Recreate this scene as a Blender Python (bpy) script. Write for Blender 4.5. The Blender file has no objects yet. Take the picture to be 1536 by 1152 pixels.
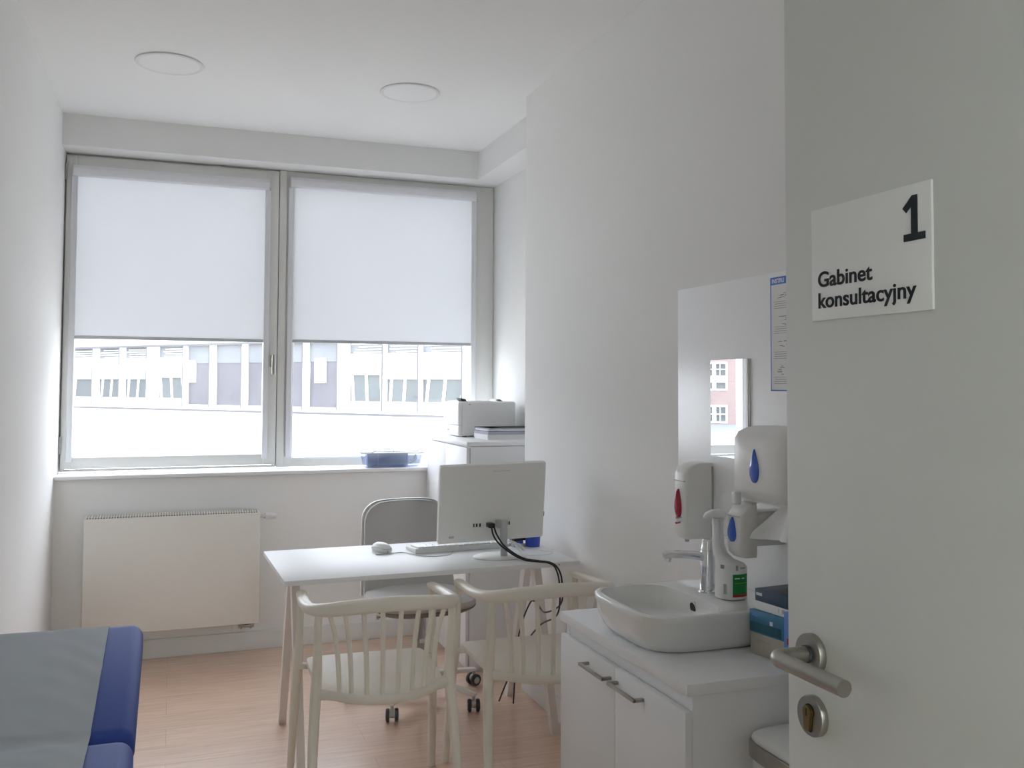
import bpy, bmesh, math, random
from mathutils import Vector, Matrix
random.seed(7)
S = bpy.context.scene
COL = S.collection
R = math.radians
pi = math.pi

# ------------------------------------------------------------------ materials
def mat(name, col, rough=.5, metal=0, noise=0, nscale=30, bump=0, spec=.5, coat=0, trans=0, ior=1.45):
    m = bpy.data.materials.new(name); m.use_nodes = True
    nt = m.node_tree; b = nt.nodes['Principled BSDF']
    c = (col[0], col[1], col[2], 1)
    b.inputs['Base Color'].default_value = c
    b.inputs['Roughness'].default_value = rough
    b.inputs['Metallic'].default_value = metal
    b.inputs['Specular IOR Level'].default_value = spec
    b.inputs['Coat Weight'].default_value = coat
    b.inputs['Transmission Weight'].default_value = trans
    b.inputs['IOR'].default_value = ior
    if noise or bump:
        tc = nt.nodes.new('ShaderNodeTexCoord')
        n = nt.nodes.new('ShaderNodeTexNoise'); n.inputs['Scale'].default_value = nscale
        n.inputs['Detail'].default_value = 4
        nt.links.new(tc.outputs['Object'], n.inputs['Vector'])
        if noise:
            mx = nt.nodes.new('ShaderNodeMix'); mx.data_type = 'RGBA'
            mx.inputs['A'].default_value = tuple(max(0, x*(1-noise)) for x in col) + (1,)
            mx.inputs['B'].default_value = tuple(min(1, x*(1+noise)) for x in col) + (1,)
            nt.links.new(n.outputs['Fac'], mx.inputs['Factor'])
            nt.links.new(mx.outputs['Result'], b.inputs['Base Color'])
        if bump:
            bp = nt.nodes.new('ShaderNodeBump'); bp.inputs['Strength'].default_value = bump
            bp.inputs['Distance'].default_value = .002
            nt.links.new(n.outputs['Fac'], bp.inputs['Height'])
            nt.links.new(bp.outputs['Normal'], b.inputs['Normal'])
    return m

M = {}
M['wall'] = mat('wall_paint', (.89, .89, .88), .9, noise=.012, nscale=3, bump=.05, spec=.2)
M['ceil'] = mat('ceiling_paint', (.89, .89, .885), .95, noise=.012, nscale=3, spec=.15)
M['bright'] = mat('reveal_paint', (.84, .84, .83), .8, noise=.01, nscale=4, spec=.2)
M['trim'] = mat('white_trim', (.80, .80, .79), .5, noise=.01)
M['upvc'] = mat('window_plastic', (.74, .735, .71), .35, noise=.01)
M['rail'] = mat('blind_plastic', (.78, .79, .82), .4, noise=.01)
M['laminate'] = mat('white_laminate', (.84, .845, .855), .45, noise=.01, nscale=8, spec=.4)
M['panel'] = mat('splash_panel', (.92, .92, .925), .3, noise=.01)
M['whitemetal'] = mat('white_metal', (.82, .80, .76), .4, noise=.01)
M['radiator'] = mat('radiator_enamel', (.86, .835, .785), .4, noise=.012)
M['whiteplastic'] = mat('white_plastic', (.80, .81, .80), .35, noise=.01)
M['warmplastic'] = mat('dispenser_plastic', (.80, .79, .765), .3, noise=.01)
M['printer'] = mat('printer_plastic', (.80, .80, .79), .45, noise=.01)
M['chair'] = mat('cream_plastic', (.80, .755, .67), .42, noise=.015, nscale=12)
M['trestle'] = mat('trestle_paint', (.80, .765, .73), .5, noise=.02)
M['ceramic'] = mat('white_ceramic', (.80, .80, .785), .12, noise=.008, spec=.6, coat=.3)
M['chrome'] = mat('chrome', (.80, .81, .83), .1, 1, noise=.02)
M['steel'] = mat('brushed_steel', (.40, .385, .35), .36, 1, noise=.06, nscale=60)
M['brass'] = mat('brass', (.32, .235, .10), .3, 1, noise=.05)
M['black'] = mat('black_plastic', (.02, .02, .022), .4, noise=.1)
M['dark'] = mat('dark_rubber_and_shade', (.05, .055, .06), .5, noise=.1)
M['greyplastic'] = mat('grey_plastic', (.45, .45, .44), .45, noise=.03)
M['grey'] = mat('stand_grey', (.52, .54, .56), .4, noise=.03)
M['monitor'] = mat('monitor_shell', (.82, .82, .795), .5, noise=.015)
M['screen'] = mat('screen_glass', (.02, .02, .025), .15, noise=.1)
M['fabric'] = mat('grey_fabric', (.56, .55, .54), .95, noise=.1, nscale=400, bump=.3, spec=.1)
M['underseat'] = mat('seat_shell', (.20, .19, .17), .6, noise=.05)
M['bluevinyl'] = mat('blue_vinyl', (.040, .078, .33), .6, noise=.05, nscale=90, bump=.12, spec=.25)
M['paper'] = mat('couch_paper', (.47, .505, .54), .9, noise=.03, nscale=25, bump=.2, spec=.1)
M['white_paper'] = mat('white_paper', (.86, .86, .86), .9, noise=.01, spec=.1)
M['lilac_paper'] = mat('printed_paper', (.55, .54, .62), .9, noise=.05, spec=.1)
M['bluecup'] = mat('blue_plastic', (.055, .10, .55), .4, noise=.03)
M['bluedrop'] = mat('blue_window', (.05, .14, .62), .12, noise=.05, coat=.5)
M['reddrop'] = mat('red_window', (.40, .01, .045), .12, noise=.05, coat=.5)
M['casing'] = mat('slate_blue_case', (.46, .54, .68), .5, noise=.04)
M['green'] = mat('green_label', (.015, .26, .06), .5, noise=.05)
M['redink'] = mat('red_print', (.45, .03, .04), .5, noise=.05)
M['ink'] = mat('dark_ink', (.008, .016, .018), .6, noise=.05)
M['greyink'] = mat('grey_ink', (.30, .30, .32), .6, noise=.05)
M['blueink'] = mat('blue_print', (.07, .19, .62), .5, noise=.04)
M['navy'] = mat('navy_card', (.035, .065, .11), .45, noise=.12, nscale=14)
M['teal'] = mat('blue_card', (.055, .20, .36), .45, noise=.25, nscale=9)
M['tealdark'] = mat('teal_print', (.03, .12, .17), .45, noise=.15, nscale=9)
M['beigecard'] = mat('beige_card', (.52, .49, .41), .6, noise=.06)
M['lightblue'] = mat('light_blue_print', (.12, .28, .68), .5, noise=.04)
M['orange'] = mat('orange_print', (.72, .36, .05), .5, noise=.04)
M['lime'] = mat('lime_print', (.33, .48, .04), .5, noise=.04)
M['sign'] = mat('sign_plate', (.88, .88, .87), .45, noise=.01)
M['door'] = mat('door_laminate', (.76, .77, .74), .5, noise=.012, nscale=5)
M['facade'] = mat('facade_white', (.85, .85, .85), .8, noise=.02, nscale=1)
M['facadegrey'] = mat('facade_joint', (.11, .11, .12), .8, noise=.03)
M['rooffelt'] = mat('grey_roof_felt', (.17, .18, .20), .9, noise=.12, nscale=2)
M['lamp_off'] = mat('lamp_diffuser', (.88, .88, .88), .5, noise=.005)
M['couchframe'] = mat('dark_frame', (.10, .10, .11), .5, noise=.05)

def glassy(name, tint, glossw, rough=.0):
    m = bpy.data.materials.new(name); m.use_nodes = True; nt = m.node_tree
    nt.nodes.remove(nt.nodes['Principled BSDF']); out = nt.nodes['Material Output']
    t = nt.nodes.new('ShaderNodeBsdfTransparent'); t.inputs['Color'].default_value = tint + (1,)
    g = nt.nodes.new('ShaderNodeBsdfGlossy'); g.inputs['Roughness'].default_value = rough
    mx = nt.nodes.new('ShaderNodeMixShader'); mx.inputs['Fac'].default_value = glossw
    nt.links.new(t.outputs[0], mx.inputs[1]); nt.links.new(g.outputs[0], mx.inputs[2])
    nt.links.new(mx.outputs[0], out.inputs['Surface'])
    return m
M['glass'] = glassy('window_glass', (.985, .99, .99), .03)
M['clearplastic'] = glassy('clear_plastic', (.80, .82, .87), .07, .05)

def cloth_translucent():
    m = bpy.data.materials.new('blind_fabric'); m.use_nodes = True; nt = m.node_tree
    nt.nodes.remove(nt.nodes['Principled BSDF']); out = nt.nodes['Material Output']
    tc = nt.nodes.new('ShaderNodeTexCoord'); n = nt.nodes.new('ShaderNodeTexNoise'); n.inputs['Scale'].default_value = 2
    nt.links.new(tc.outputs['Object'], n.inputs['Vector'])
    mx0 = nt.nodes.new('ShaderNodeMix'); mx0.data_type = 'RGBA'
    mx0.inputs['A'].default_value = (.80, .805, .82, 1); mx0.inputs['B'].default_value = (.83, .835, .85, 1)
    nt.links.new(n.outputs['Fac'], mx0.inputs['Factor'])
    d = nt.nodes.new('ShaderNodeBsdfDiffuse'); t = nt.nodes.new('ShaderNodeBsdfTranslucent')
    nt.links.new(mx0.outputs['Result'], d.inputs['Color']); nt.links.new(mx0.outputs['Result'], t.inputs['Color'])
    mx = nt.nodes.new('ShaderNodeMixShader'); mx.inputs['Fac'].default_value = .30
    nt.links.new(d.outputs[0], mx.inputs[1]); nt.links.new(t.outputs[0], mx.inputs[2])
    nt.links.new(mx.outputs[0], out.inputs['Surface'])
    return m
M['blind'] = cloth_translucent()

def mirror_mat():
    m = bpy.data.materials.new('mirror_silver'); m.use_nodes = True; nt = m.node_tree
    b = nt.nodes['Principled BSDF']; b.inputs['Metallic'].default_value = 1; b.inputs['Roughness'].default_value = .0
    b.inputs['Base Color'].default_value = (.90, .91, .91, 1)
    return m
M['mirror'] = mirror_mat()

def floor_mat():
    m = bpy.data.materials.new('oak_vinyl_planks'); m.use_nodes = True; nt = m.node_tree
    b = nt.nodes['Principled BSDF']; b.inputs['Roughness'].default_value = .38; b.inputs['Specular IOR Level'].default_value = .9; b.inputs['Coat Weight'].default_value = 1; b.inputs['Coat Roughness'].default_value = .24; b.inputs['Coat IOR'].default_value = 1.7
    tc = nt.nodes.new('ShaderNodeTexCoord'); mp = nt.nodes.new('ShaderNodeMapping')
    nt.links.new(tc.outputs['Object'], mp.inputs['Vector'])
    br = nt.nodes.new('ShaderNodeTexBrick'); br.inputs['Scale'].default_value = 1
    br.inputs['Brick Width'].default_value = 1.2; br.inputs['Row Height'].default_value = .19
    br.inputs['Mortar Size'].default_value = .0012; br.offset = .37
    br.inputs['Color1'].default_value = (.74, .50, .36, 1); br.inputs['Color2'].default_value = (.79, .545, .40, 1)
    br.inputs['Mortar'].default_value = (.58, .38, .265, 1)
    nt.links.new(mp.outputs['Vector'], br.inputs['Vector'])
    mp2 = nt.nodes.new('ShaderNodeMapping'); mp2.inputs['Scale'].default_value = (2, 26, 1)
    nt.links.new(tc.outputs['Object'], mp2.inputs['Vector'])
    n = nt.nodes.new('ShaderNodeTexNoise'); n.inputs['Scale'].default_value = 2.2; n.inputs['Detail'].default_value = 6; n.inputs['Distortion'].default_value = .6
    nt.links.new(mp2.outputs['Vector'], n.inputs['Vector'])
    cr = nt.nodes.new('ShaderNodeValToRGB'); cr.color_ramp.elements[0].color = (.84, .83, .82, 1); cr.color_ramp.elements[1].color = (1.08, 1.08, 1.08, 1)
    cr.color_ramp.elements[0].position = .3; cr.color_ramp.elements[1].position = .7
    nt.links.new(n.outputs['Fac'], cr.inputs['Fac'])
    mx = nt.nodes.new('ShaderNodeMix'); mx.data_type = 'RGBA'; mx.blend_type = 'MULTIPLY'; mx.inputs['Factor'].default_value = 1
    nt.links.new(br.outputs['Color'], mx.inputs['A']); nt.links.new(cr.outputs['Color'], mx.inputs['B'])
    nt.links.new(mx.outputs['Result'], b.inputs['Base Color'])
    return m
M['floor'] = floor_mat()
M['corridor_floor'] = mat('grey_vinyl', (.42, .43, .42), .5, noise=.08, nscale=6)

def brick_mat():
    m = bpy.data.materials.new('red_brick'); m.use_nodes = True; nt = m.node_tree
    b = nt.nodes['Principled BSDF']; b.inputs['Roughness'].default_value = .9
    tc = nt.nodes.new('ShaderNodeTexCoord'); br = nt.nodes.new('ShaderNodeTexBrick')
    br.inputs['Scale'].default_value = 1; br.inputs['Brick Width'].default_value = .25; br.inputs['Row Height'].default_value = .08
    br.inputs['Mortar Size'].default_value = .008
    br.inputs['Color1'].default_value = (.22, .150, .140, 1); br.inputs['Color2'].default_value = (.24, .17, .16, 1); br.inputs['Mortar'].default_value = (.24, .21, .20, 1)
    mp = nt.nodes.new('ShaderNodeMapping'); mp.inputs['Rotation'].default_value = (R(90), 0, 0)
    nt.links.new(tc.outputs['Object'], mp.inputs['Vector']); nt.links.new(mp.outputs['Vector'], br.inputs['Vector'])
    nt.links.new(br.outputs['Color'], b.inputs['Base Color'])
    return m
M['brick'] = brick_mat()
def pane_mat(name, col):
    m = mat(name, col, .3, noise=.25, nscale=1.3); return m
M['paneA'] = pane_mat('far_pane_green', (.095, .105, .108))
M['paneB'] = pane_mat('far_pane_mauve', (.105, .103, .116))
M['paneblind'] = pane_mat('far_pane_blind', (.15, .16, .172))
M['reflected_slats'] = pane_mat('far_reflected_slats', (.22, .22, .23))
def emit_mat(name, col, s):
    m = bpy.data.materials.new(name); m.use_nodes = True; nt = m.node_tree
    b = nt.nodes['Principled BSDF']; b.inputs['Base Color'].default_value = (.9, .9, .9, 1)
    b.inputs['Emission Color'].default_value = col + (1,); b.inputs['Emission Strength'].default_value = s
    return m
HALL_FILL = 10.5  # glow of the lamps added behind the camera as fill
M['hall_fill'] = emit_mat('hall_fill_glow', (.95, 1, .97), HALL_FILL)

# ------------------------------------------------------------------ mesh helpers
class B:
    def __init__(s): s.bm = bmesh.new()
    def box(s, x0, x1, y0, y1, z0, z1, bev=0, seg=2, mx=None):
        r = bmesh.ops.create_cube(s.bm, size=1, matrix=Matrix.Translation(((x0+x1)/2, (y0+y1)/2, (z0+z1)/2)) @ Matrix.Diagonal((x1-x0, y1-y0, z1-z0, 1)))
        vs = r['verts']
        if bev:
            es = list({e for v in vs for e in v.link_edges})
            rr = bmesh.ops.bevel(s.bm, geom=es, offset=bev, segments=seg, profile=.5, affect='EDGES')
            vs = list({v for f in rr['faces'] for v in f.verts} | {v for v in vs if v.is_valid})
            # include all connected verts
            st = list(vs); seen = set(vs)
            while st:
                v = st.pop()
                for e in v.link_edges:
                    w = e.other_vert(v)
                    if w not in seen: seen.add(w); st.append(w)
            vs = list(seen)
        if mx is not None: bmesh.ops.transform(s.bm, matrix=mx, verts=vs)
        return s
    def rings(s, rings, close=True, cap0=True, cap1=True):
        vv = [[s.bm.verts.new(p) for p in r] for r in rings]
        n = len(vv[0])
        for a, b in zip(vv[:-1], vv[1:]):
            for i in range(n if close else n-1):
                j = (i+1) % n
                try: s.bm.faces.new((a[i], a[j], b[j], b[i]))
                except ValueError: pass
        if cap0: s.bm.faces.new(vv[0][::-1])
        if cap1: s.bm.faces.new(vv[-1])
        return s
    def sweep(s, pts, rad, up=(0, 0, 1), n=12, p=2.0, smooth=0, caps=True):
        # rad: list of r or (side, up) per control point
        pts = [Vector(q) for q in pts]
        rad = [(q, q) if not isinstance(q, tuple) else q for q in (rad if isinstance(rad, list) else [rad]*len(pts))]
        if smooth: pts, rad = catmull(pts, rad, smooth)
        upv = Vector(up); rg = []
        for i, q in enumerate(pts):
            t = (pts[min(i+1, len(pts)-1)] - pts[max(i-1, 0)]).normalized()
            side = t.cross(upv)
            if side.length < 1e-4: side = t.cross(Vector((1, 0, 0)))
            side.normalize(); u = side.cross(t).normalized()
            ring = []
            for k in range(n):
                a = 2*pi*k/n; c, sn = math.cos(a), math.sin(a)
                cx = math.copysign(abs(c)**(2/p), c); sy = math.copysign(abs(sn)**(2/p), sn)
                ring.append(q + side*cx*rad[i][0] + u*sy*rad[i][1])
            rg.append(ring)
        return s.rings(rg, True, caps, caps)
    def cyl(s, a, b, r0, r1=None, n=24):
        a = Vector(a); b = Vector(b); d = (b-a).normalized()
        up = (0, 0, 1) if abs(d.z) < .9 else (1, 0, 0)
        return s.sweep([a, b], [r0, r0 if r1 is None else r1], up, n)
    def lathe(s, prof, c=(0, 0, 0), n=32, mx=None):
        rg = []
        for r, z in prof:
            rg.append([Vector((c[0]+r*math.cos(2*pi*k/n), c[1]+r*math.sin(2*pi*k/n), c[2]+z)) for k in range(n)])
        if mx is not None: rg = [[mx @ v for v in r] for r in rg]
        return s.rings(rg, True, True, True)
    def superrings(s, specs, n=48, cap0=True, cap1=True):
        # specs: (cx,cy,z,a,b,p)
        rg = []
        for cx, cy, z, a, b, p in specs:
            ring = []
            for k in range(n):
                t = 2*pi*k/n; c, sn = math.cos(t), math.sin(t)
                ring.append(Vector((cx+a*math.copysign(abs(c)**(2/p), c), cy+b*math.copysign(abs(sn)**(2/p), sn), z)))
            rg.append(ring)
        return s.rings(rg, True, cap0, cap1)
    def prism(s, poly, d, mx=None):
        # poly in local xy, extruded along z by d
        lo = [Vector((x, y, 0)) for x, y in poly]; hi = [Vector((x, y, d)) for x, y in poly]
        if mx is not None: lo = [mx @ v for v in lo]; hi = [mx @ v for v in hi]
        return s.rings([lo, hi])
    def grid(s, f, nu, nv):
        vv = [[s.bm.verts.new(f(i/nu, j/nv)) for i in range(nu+1)] for j in range(nv+1)]
        for j in range(nv):
            for i in range(nu):
                s.bm.faces.new((vv[j][i], vv[j][i+1], vv[j+1][i+1], vv[j+1][i]))
        return s
    def slab(s, ffront, fback, nu, nv):
        # closed solid between two grids
        a = [[s.bm.verts.new(ffront(i/nu, j/nv)) for i in range(nu+1)] for j in range(nv+1)]
        b = [[s.bm.verts.new(fback(i/nu, j/nv)) for i in range(nu+1)] for j in range(nv+1)]
        for j in range(nv):
            for i in range(nu):
                s.bm.faces.new((a[j][i], a[j][i+1], a[j+1][i+1], a[j+1][i]))
                s.bm.faces.new((b[j][i+1], b[j][i], b[j+1][i], b[j+1][i+1]))
        for i in range(nu):
            s.bm.faces.new((a[0][i+1], a[0][i], b[0][i], b[0][i+1]))
            s.bm.faces.new((a[nv][i], a[nv][i+1], b[nv][i+1], b[nv][i]))
        for j in range(nv):
            s.bm.faces.new((a[j][0], a[j+1][0], b[j+1][0], b[j][0]))
            s.bm.faces.new((a[j+1][nu], a[j][nu], b[j][nu], b[j+1][nu]))
        return s
    def build(s, name, m, parent=None, loc=None, rotz=0, flat=False, angle=35, origin=None):
        bmesh.ops.remove_doubles(s.bm, verts=s.bm.verts, dist=1e-6)
        bmesh.ops.recalc_face_normals(s.bm, faces=s.bm.faces)
        if origin is not None: bmesh.ops.translate(s.bm, verts=s.bm.verts, vec=-Vector(origin)); loc = origin
        me = bpy.data.meshes.new(name); s.bm.to_mesh(me); s.bm.free()
        if not flat:
            for p in me.polygons: p.use_smooth = True
            me.set_sharp_from_angle(angle=R(angle))
        me.materials.append(M[m] if isinstance(m, str) else m)
        o = bpy.data.objects.new(name, me); COL.objects.link(o)
        if parent: o.parent = parent
        if loc is not None: o.location = loc
        if rotz: o.rotation_euler.z = rotz
        return o

def catmull(pts, rad, k):
    P = [pts[0]*2-pts[1]] + pts + [pts[-1]*2-pts[-2]]; Q = [rad[0]] + rad + [rad[-1]]
    op, orr = [], []
    for i in range(1, len(P)-2):
        for j in range(k):
            t = j/k
            op.append(.5*((2*P[i]) + (P[i+1]-P[i-1])*t + (2*P[i-1]-5*P[i]+4*P[i+1]-P[i+2])*t*t + (3*P[i]-P[i-1]-3*P[i+1]+P[i+2])*t**3))
            orr.append(tuple(Q[i][a]*(1-t)+Q[i+1][a]*t for a in (0, 1)))
    op.append(pts[-1]); orr.append(rad[-1])
    return op, orr

def thing(name, label, cat, loc=(0, 0, 0), rotz=0, group=None):
    o = bpy.data.objects.new(name, None); COL.objects.link(o); o.empty_display_size = .1
    o.location = loc; o.rotation_euler.z = rotz
    return tag(o, label, cat, group)
def tag(o, label, cat, group=None):
    o['label'] = label; o['category'] = cat
    if group: o['group'] = group
    return o
def struct(o, label=None):
    o['kind'] = 'structure'
    if label: o['label'] = label
    return o
def text(name, s, size, m, parent, mx, depth=.0006, bold=0, align='LEFT', sx=1):
    cu = bpy.data.curves.new(name, 'FONT'); cu.body = s; cu.size = size; cu.align_x = align; cu.extrude = depth/2; cu.offset = bold
    o = bpy.data.objects.new(name, cu); COL.objects.link(o)
    dg = bpy.context.evaluated_depsgraph_get(); dg.update()
    me = bpy.data.meshes.new_from_object(o.evaluated_get(dg))
    bpy.data.objects.remove(o); bpy.data.curves.remove(cu)
    me.transform(mx @ Matrix.Diagonal((sx, 1, 1, 1)))
    me.name = name; me.materials.clear(); me.materials.append(M[m])
    ob = bpy.data.objects.new(name, me); COL.objects.link(ob); ob.parent = parent
    return ob
def axes(o, x, y, z):   # matrix with given axes and origin
    m = Matrix.Identity(4)
    for i, v in enumerate((x, y, z)):
        for j in range(3): m[j][i] = v[j]
    for j in range(3): m[j][3] = o[j]
    return m
def copy_tree(o, parent=None):
    c = o.copy(); COL.objects.link(c)
    if parent: c.parent = parent
    for ch in list(o.children): copy_tree(ch, c)
    return c

# ------------------------------------------------------------------ room shell
XL, XR, XA = -.56, 1.585, 1.865         # left wall, sink wall, alcove wall
Y0, YE, YB, YW = .20, 4.175, 5.284, 5.45  # door wall, end of sink wall, parapet wall, window face
ZC, ZS = 2.832, 2.668
struct(B().box(-1.6, 2.4, Y0-.06, 5.60, -.12, 0).build('floor', 'floor', flat=True))
struct(B().box(-1.6, 2.4, -6.1, Y0-.06, -.12, 0).build('floor_corridor', 'corridor_floor', flat=True))
struct(B().box(XL-.2, XA+.2, Y0-.12, 5.60, ZC, ZC+.15).build('ceiling', 'ceil', flat=True))
struct(B().box(XL-.15, XL, Y0-.12, 5.60, 0, ZC).build('wall_left', 'wall', flat=True))
struct(B().box(XR, XA+.15, Y0-.12, YE, 0, ZC).build('wall_right', 'wall', flat=True))
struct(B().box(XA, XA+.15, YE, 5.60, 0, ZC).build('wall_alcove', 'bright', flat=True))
b = B().box(XL, XA, YB, 5.56, 0, .935)
struct(b.build('wall_back', 'wall', flat=True))
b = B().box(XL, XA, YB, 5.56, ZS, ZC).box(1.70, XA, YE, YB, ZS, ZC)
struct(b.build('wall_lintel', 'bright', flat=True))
DX0, DX1 = -.10, .875
b = B().box(XL-.15, DX0, Y0-.12, Y0, 0, ZC).box(DX1, XR, Y0-.12, Y0, 0, ZC).box(DX0, DX1, Y0-.12, Y0, 2.08, ZC)
struct(b.build('wall_front', 'wall', flat=True))
b = B().box(DX0-.05, DX0+.012, Y0-.135, Y0+.012, 0, 2.08).box(DX1-.012, DX1+.05, Y0-.135, Y0+.012, 0, 2.08).box(DX0-.05, DX1+.05, Y0-.135, Y0+.012, 2.068, 2.13)
struct(b.build('trim_1', 'trim'))
# skirting
struct(B().box(XL+.013, 1.385, YB-.014, YB, 0, .098, .003).build('baseboard_back', 'trim'))
struct(B().box(XR-.013, XR, 2.62, YE+.0, 0, .098, .003).build('baseboard_right', 'trim'))
struct(B().box(XL, XL+.013, Y0, YB, 0, .098, .003).build('baseboard_left', 'trim'))
# corridor behind the camera, made deep for the added fill lamps
b = B().box(-1.6, -1.5, -6.0, .08, 0, 2.7).box(2.3, 2.4, -6.0, .08, 0, 2.7)
struct(b.build('wall_corridor_side', 'wall', flat=True))
struct(B().box(-1.6, 2.4, -6.1, -6.0, 0, 2.7).build('wall_corridor_back', 'wall', flat=True))
b = B().box(-1.6, XL-.15, -.02, .08, 0, 2.7).box(XR, 2.4, -.02, .08, 0, 2.7)
struct(b.build('wall_corridor_front', 'wall', flat=True))
struct(B().box(-1.6, 2.4, -6.1, .08, 2.7, 2.8).build('ceiling_corridor', 'ceil', flat=True))
for ly, lab in ((-2.6, 'square added fill lamp on the corridor ceiling nearest the doorway'), (-4.0, 'square added fill lamp on the corridor ceiling second from the doorway'), (-5.3, 'square added fill lamp on the corridor ceiling farthest from the doorway')):  # invented lamps, added out of view for soft frontal fill
    t = thing('corridor_fill_lamp', lab, 'ceiling lamp', (.3, ly, 2.7), 0, 'added corridor fill lamps')
    B().box(-.31, .31, -.31, .31, -.03, 0, .006).build('frame', 'trim', t)
    B().box(-.28, .28, -.28, .28, -.034, -.029).build('diffuser', 'hall_fill', t)

# sill
struct(B().box(XL, XA, YB-.03, YW+.005, .938, .960, .006, 3).build('trim_2', 'laminate'), 'white window sill board')

# ------------------------------------------------------------------ windows
def frame_box(b, x0, x1, z0, z1, wl, wr, wb, wt, y0, y1, bev=.006):
    b.box(x0, x0+wl, y0, y1, z0, z1, bev); b.box(x1-wr, x1, y0, y1, z0, z1, bev)
    b.box(x0+wl-.004, x1-wr+.004, y0+.0006, y1, z0, z0+wb, bev); b.box(x0+wl-.004, x1-wr+.004, y0+.0006, y1, z1-wt, z1, bev)
    return b
# left opening sash
b = B(); frame_box(b, -.558, .558, .962, ZS-.002, .02, .02, .012, .006, YW+.028, YW+.10)
w1 = struct(b.build('window_1', 'upvc'), 'left window with a white opening sash')
b = B(); frame_box(b, -.552, .556, .980, 2.655, .052, .075, .062, .066, YW, YW+.075, .008)
b.box(-.505, -.493, YW-.002, YW+.01, 1.035, 2.59, .002).box(.479, .49, YW-.002, YW+.01, 1.035, 2.59, .002)
sash = b.build('sash', 'upvc', w1)
B().box(-.497, .483, YW+.036, YW+.042, 1.036, 2.595).build('pane', 'glass', w1, flat=True)
b = B().box(.519, .547, YW-.012, YW, 1.53, 1.60, .006).cyl((.533, YW-.01, 1.585), (.533, YW-.042, 1.585), .0095)
b.sweep([(.533, YW-.042, 1.60), (.533, YW-.046, 1.56), (.533, YW-.044, 1.49)], [(.0095, .008), (.0105, .007), (.010, .006)], (0, 1, 0), 12, smooth=5)
b.build('window_handle', 'steel', w1)
for z in (1.06, 2.52): B().cyl((-.5545, YW-.006, z), (-.5545, YW-.006, z+.09), .0055).build('hinge', 'greyplastic', w1)
# right fixed light
b = B(); frame_box(b, .559, XA-.002, .962, ZS-.002, .086, .146, .05, .064, YW+.018, YW+.10)
b.box(.559, .60, YW+.004, YW+.03, .962, ZS-.002, .005)
w2 = struct(b.build('window_2', 'upvc'), 'right fixed window with a white frame')
B().box(.64, 1.723, YW+.05, YW+.056, 1.008, 2.61).build('pane', 'glass', w2, flat=True)
b = B(); frame_box(b, .640, 1.728, 1.006, 2.612, .010, .010, .010, .010, YW+.012, YW+.03, .003)
b.build('glazing_bead', 'rail', w2)

def roller(x0, x1, zt, zb, y, label):
    t = thing('roller_blind', label, 'blind', ((x0+x1)/2, y, zb), 0, 'roller blinds on the windows')
    X0, X1 = x0-(x0+x1)/2, x1-(x0+x1)/2; H = zt-zb
    b = B(); prof = [(-.002, 0), (-.036, .004), (-.046, .02), (-.046, .040), (-.034, .056), (-.002, .060)]
    mx = axes((X0, 0, H-.002), (0, 1, 0), (0, 0, 1), (1, 0, 0))
    b.prism(prof, X1-X0, mx)
    b.build('cassette', 'rail', t)
    for xx in (X0-.005, X1):
        b = B(); b.prism([(p[0]*1.04, (p[1]-.03)*1.08+.03) for p in prof], .005, axes((xx, 0, H-.002), (0, 1, 0), (0, 0, 1), (1, 0, 0)))
        b.build('end_cap', 'upvc', t)
    b = B().sweep([(X1+.001, -.046, H+.006), (X1+.005, -.050, H+.004), (X1+.006, -.048, H-.012)], .0016, n=6, smooth=4)
    b.build('chain_stub', 'greyplastic', t)
    for xx in (X0-.012, X1-.018):
        B().box(xx, xx+.03, -.014, .000, -.66, H, .003).build('guide_rail', 'rail', t)
    B().box(X0+.016, X1-.016, -.0085, -.0075, .012, H+.01).build('fabric', 'blind', t, flat=True)
    B().box(X0+.017, X1-.017, -.0125, -.0035, -.006, .012, .003).build('bottom_bar', 'grey', t)
    return t
roller(-.513, .496, 2.541, 1.676, YW, 'white roller blind half lowered over the left window')
roller(.622, 1.732, 2.570, 1.680, YW+.012, 'white roller blind half lowered over the right window')

# ------------------------------------------------------------------ recessed ceiling lamps (off)
def downlight(x, y, label):
    t = thing('recessed_ceiling_lamp', label, 'ceiling lamp', (x, y, ZC), 0, 'round lamps in the ceiling')
    B().lathe([(.122, 0), (.140, 0), (.143, -.004), (.141, -.007), (.134, -.009), (.128, -.008), (.122, -.004)], n=64).build('rim', 'trim', t)
    B().lathe([(.128, 0), (.128, -.0065), (.06, -.0082), (.001, -.0085)], n=64).build('diffuser', 'lamp_off', t)
downlight(-.037, 4.29, 'round flush white ceiling lamp, the one nearer the left wall')
downlight(1.042, 4.31, 'round flush white ceiling lamp, the one nearer the right wall')

# ------------------------------------------------------------------ radiator
t = thing('radiator', 'flat cream panel radiator on the wall under the left window', 'radiator', (.02, YB, .172))
x0, x1, H = -.425, .43, .584
B().box(x0, x1, -.146, -.130, 0, H-.004, .004).build('front_panel', 'radiator', t)
for xx in (x0, x1-.004): B().box(xx, xx+.004, -.136, -.03, .02, H-.004).build('side_panel', 'radiator', t)
B().box(x0+.006, x1-.006, -.05, -.034, .01, H-.02, .003).build('rear_panel', 'radiator', t)
b = B().box(x0+.002, x1-.002, -.1315, -.1295, H-.012, H-.002).box(x0+.002, x1-.002, -.140, -.036, H+.0055, H+.007) if False else B()
b.box(x0+.002, x1-.002, -.040, -.034, H-.012, H+.004).box(x0+.002, x1-.002, -.143, -.139, H+.0025, H+.0045)
n = 66
for i in range(n):
    xx = x0+.008+(x1-x0-.018)*i/(n-1)
    b.box(xx-.0021, xx+.0021, -.1425, -.036, H-.006, H+.004)
b.build('top_grille', 'radiator', t)
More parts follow.
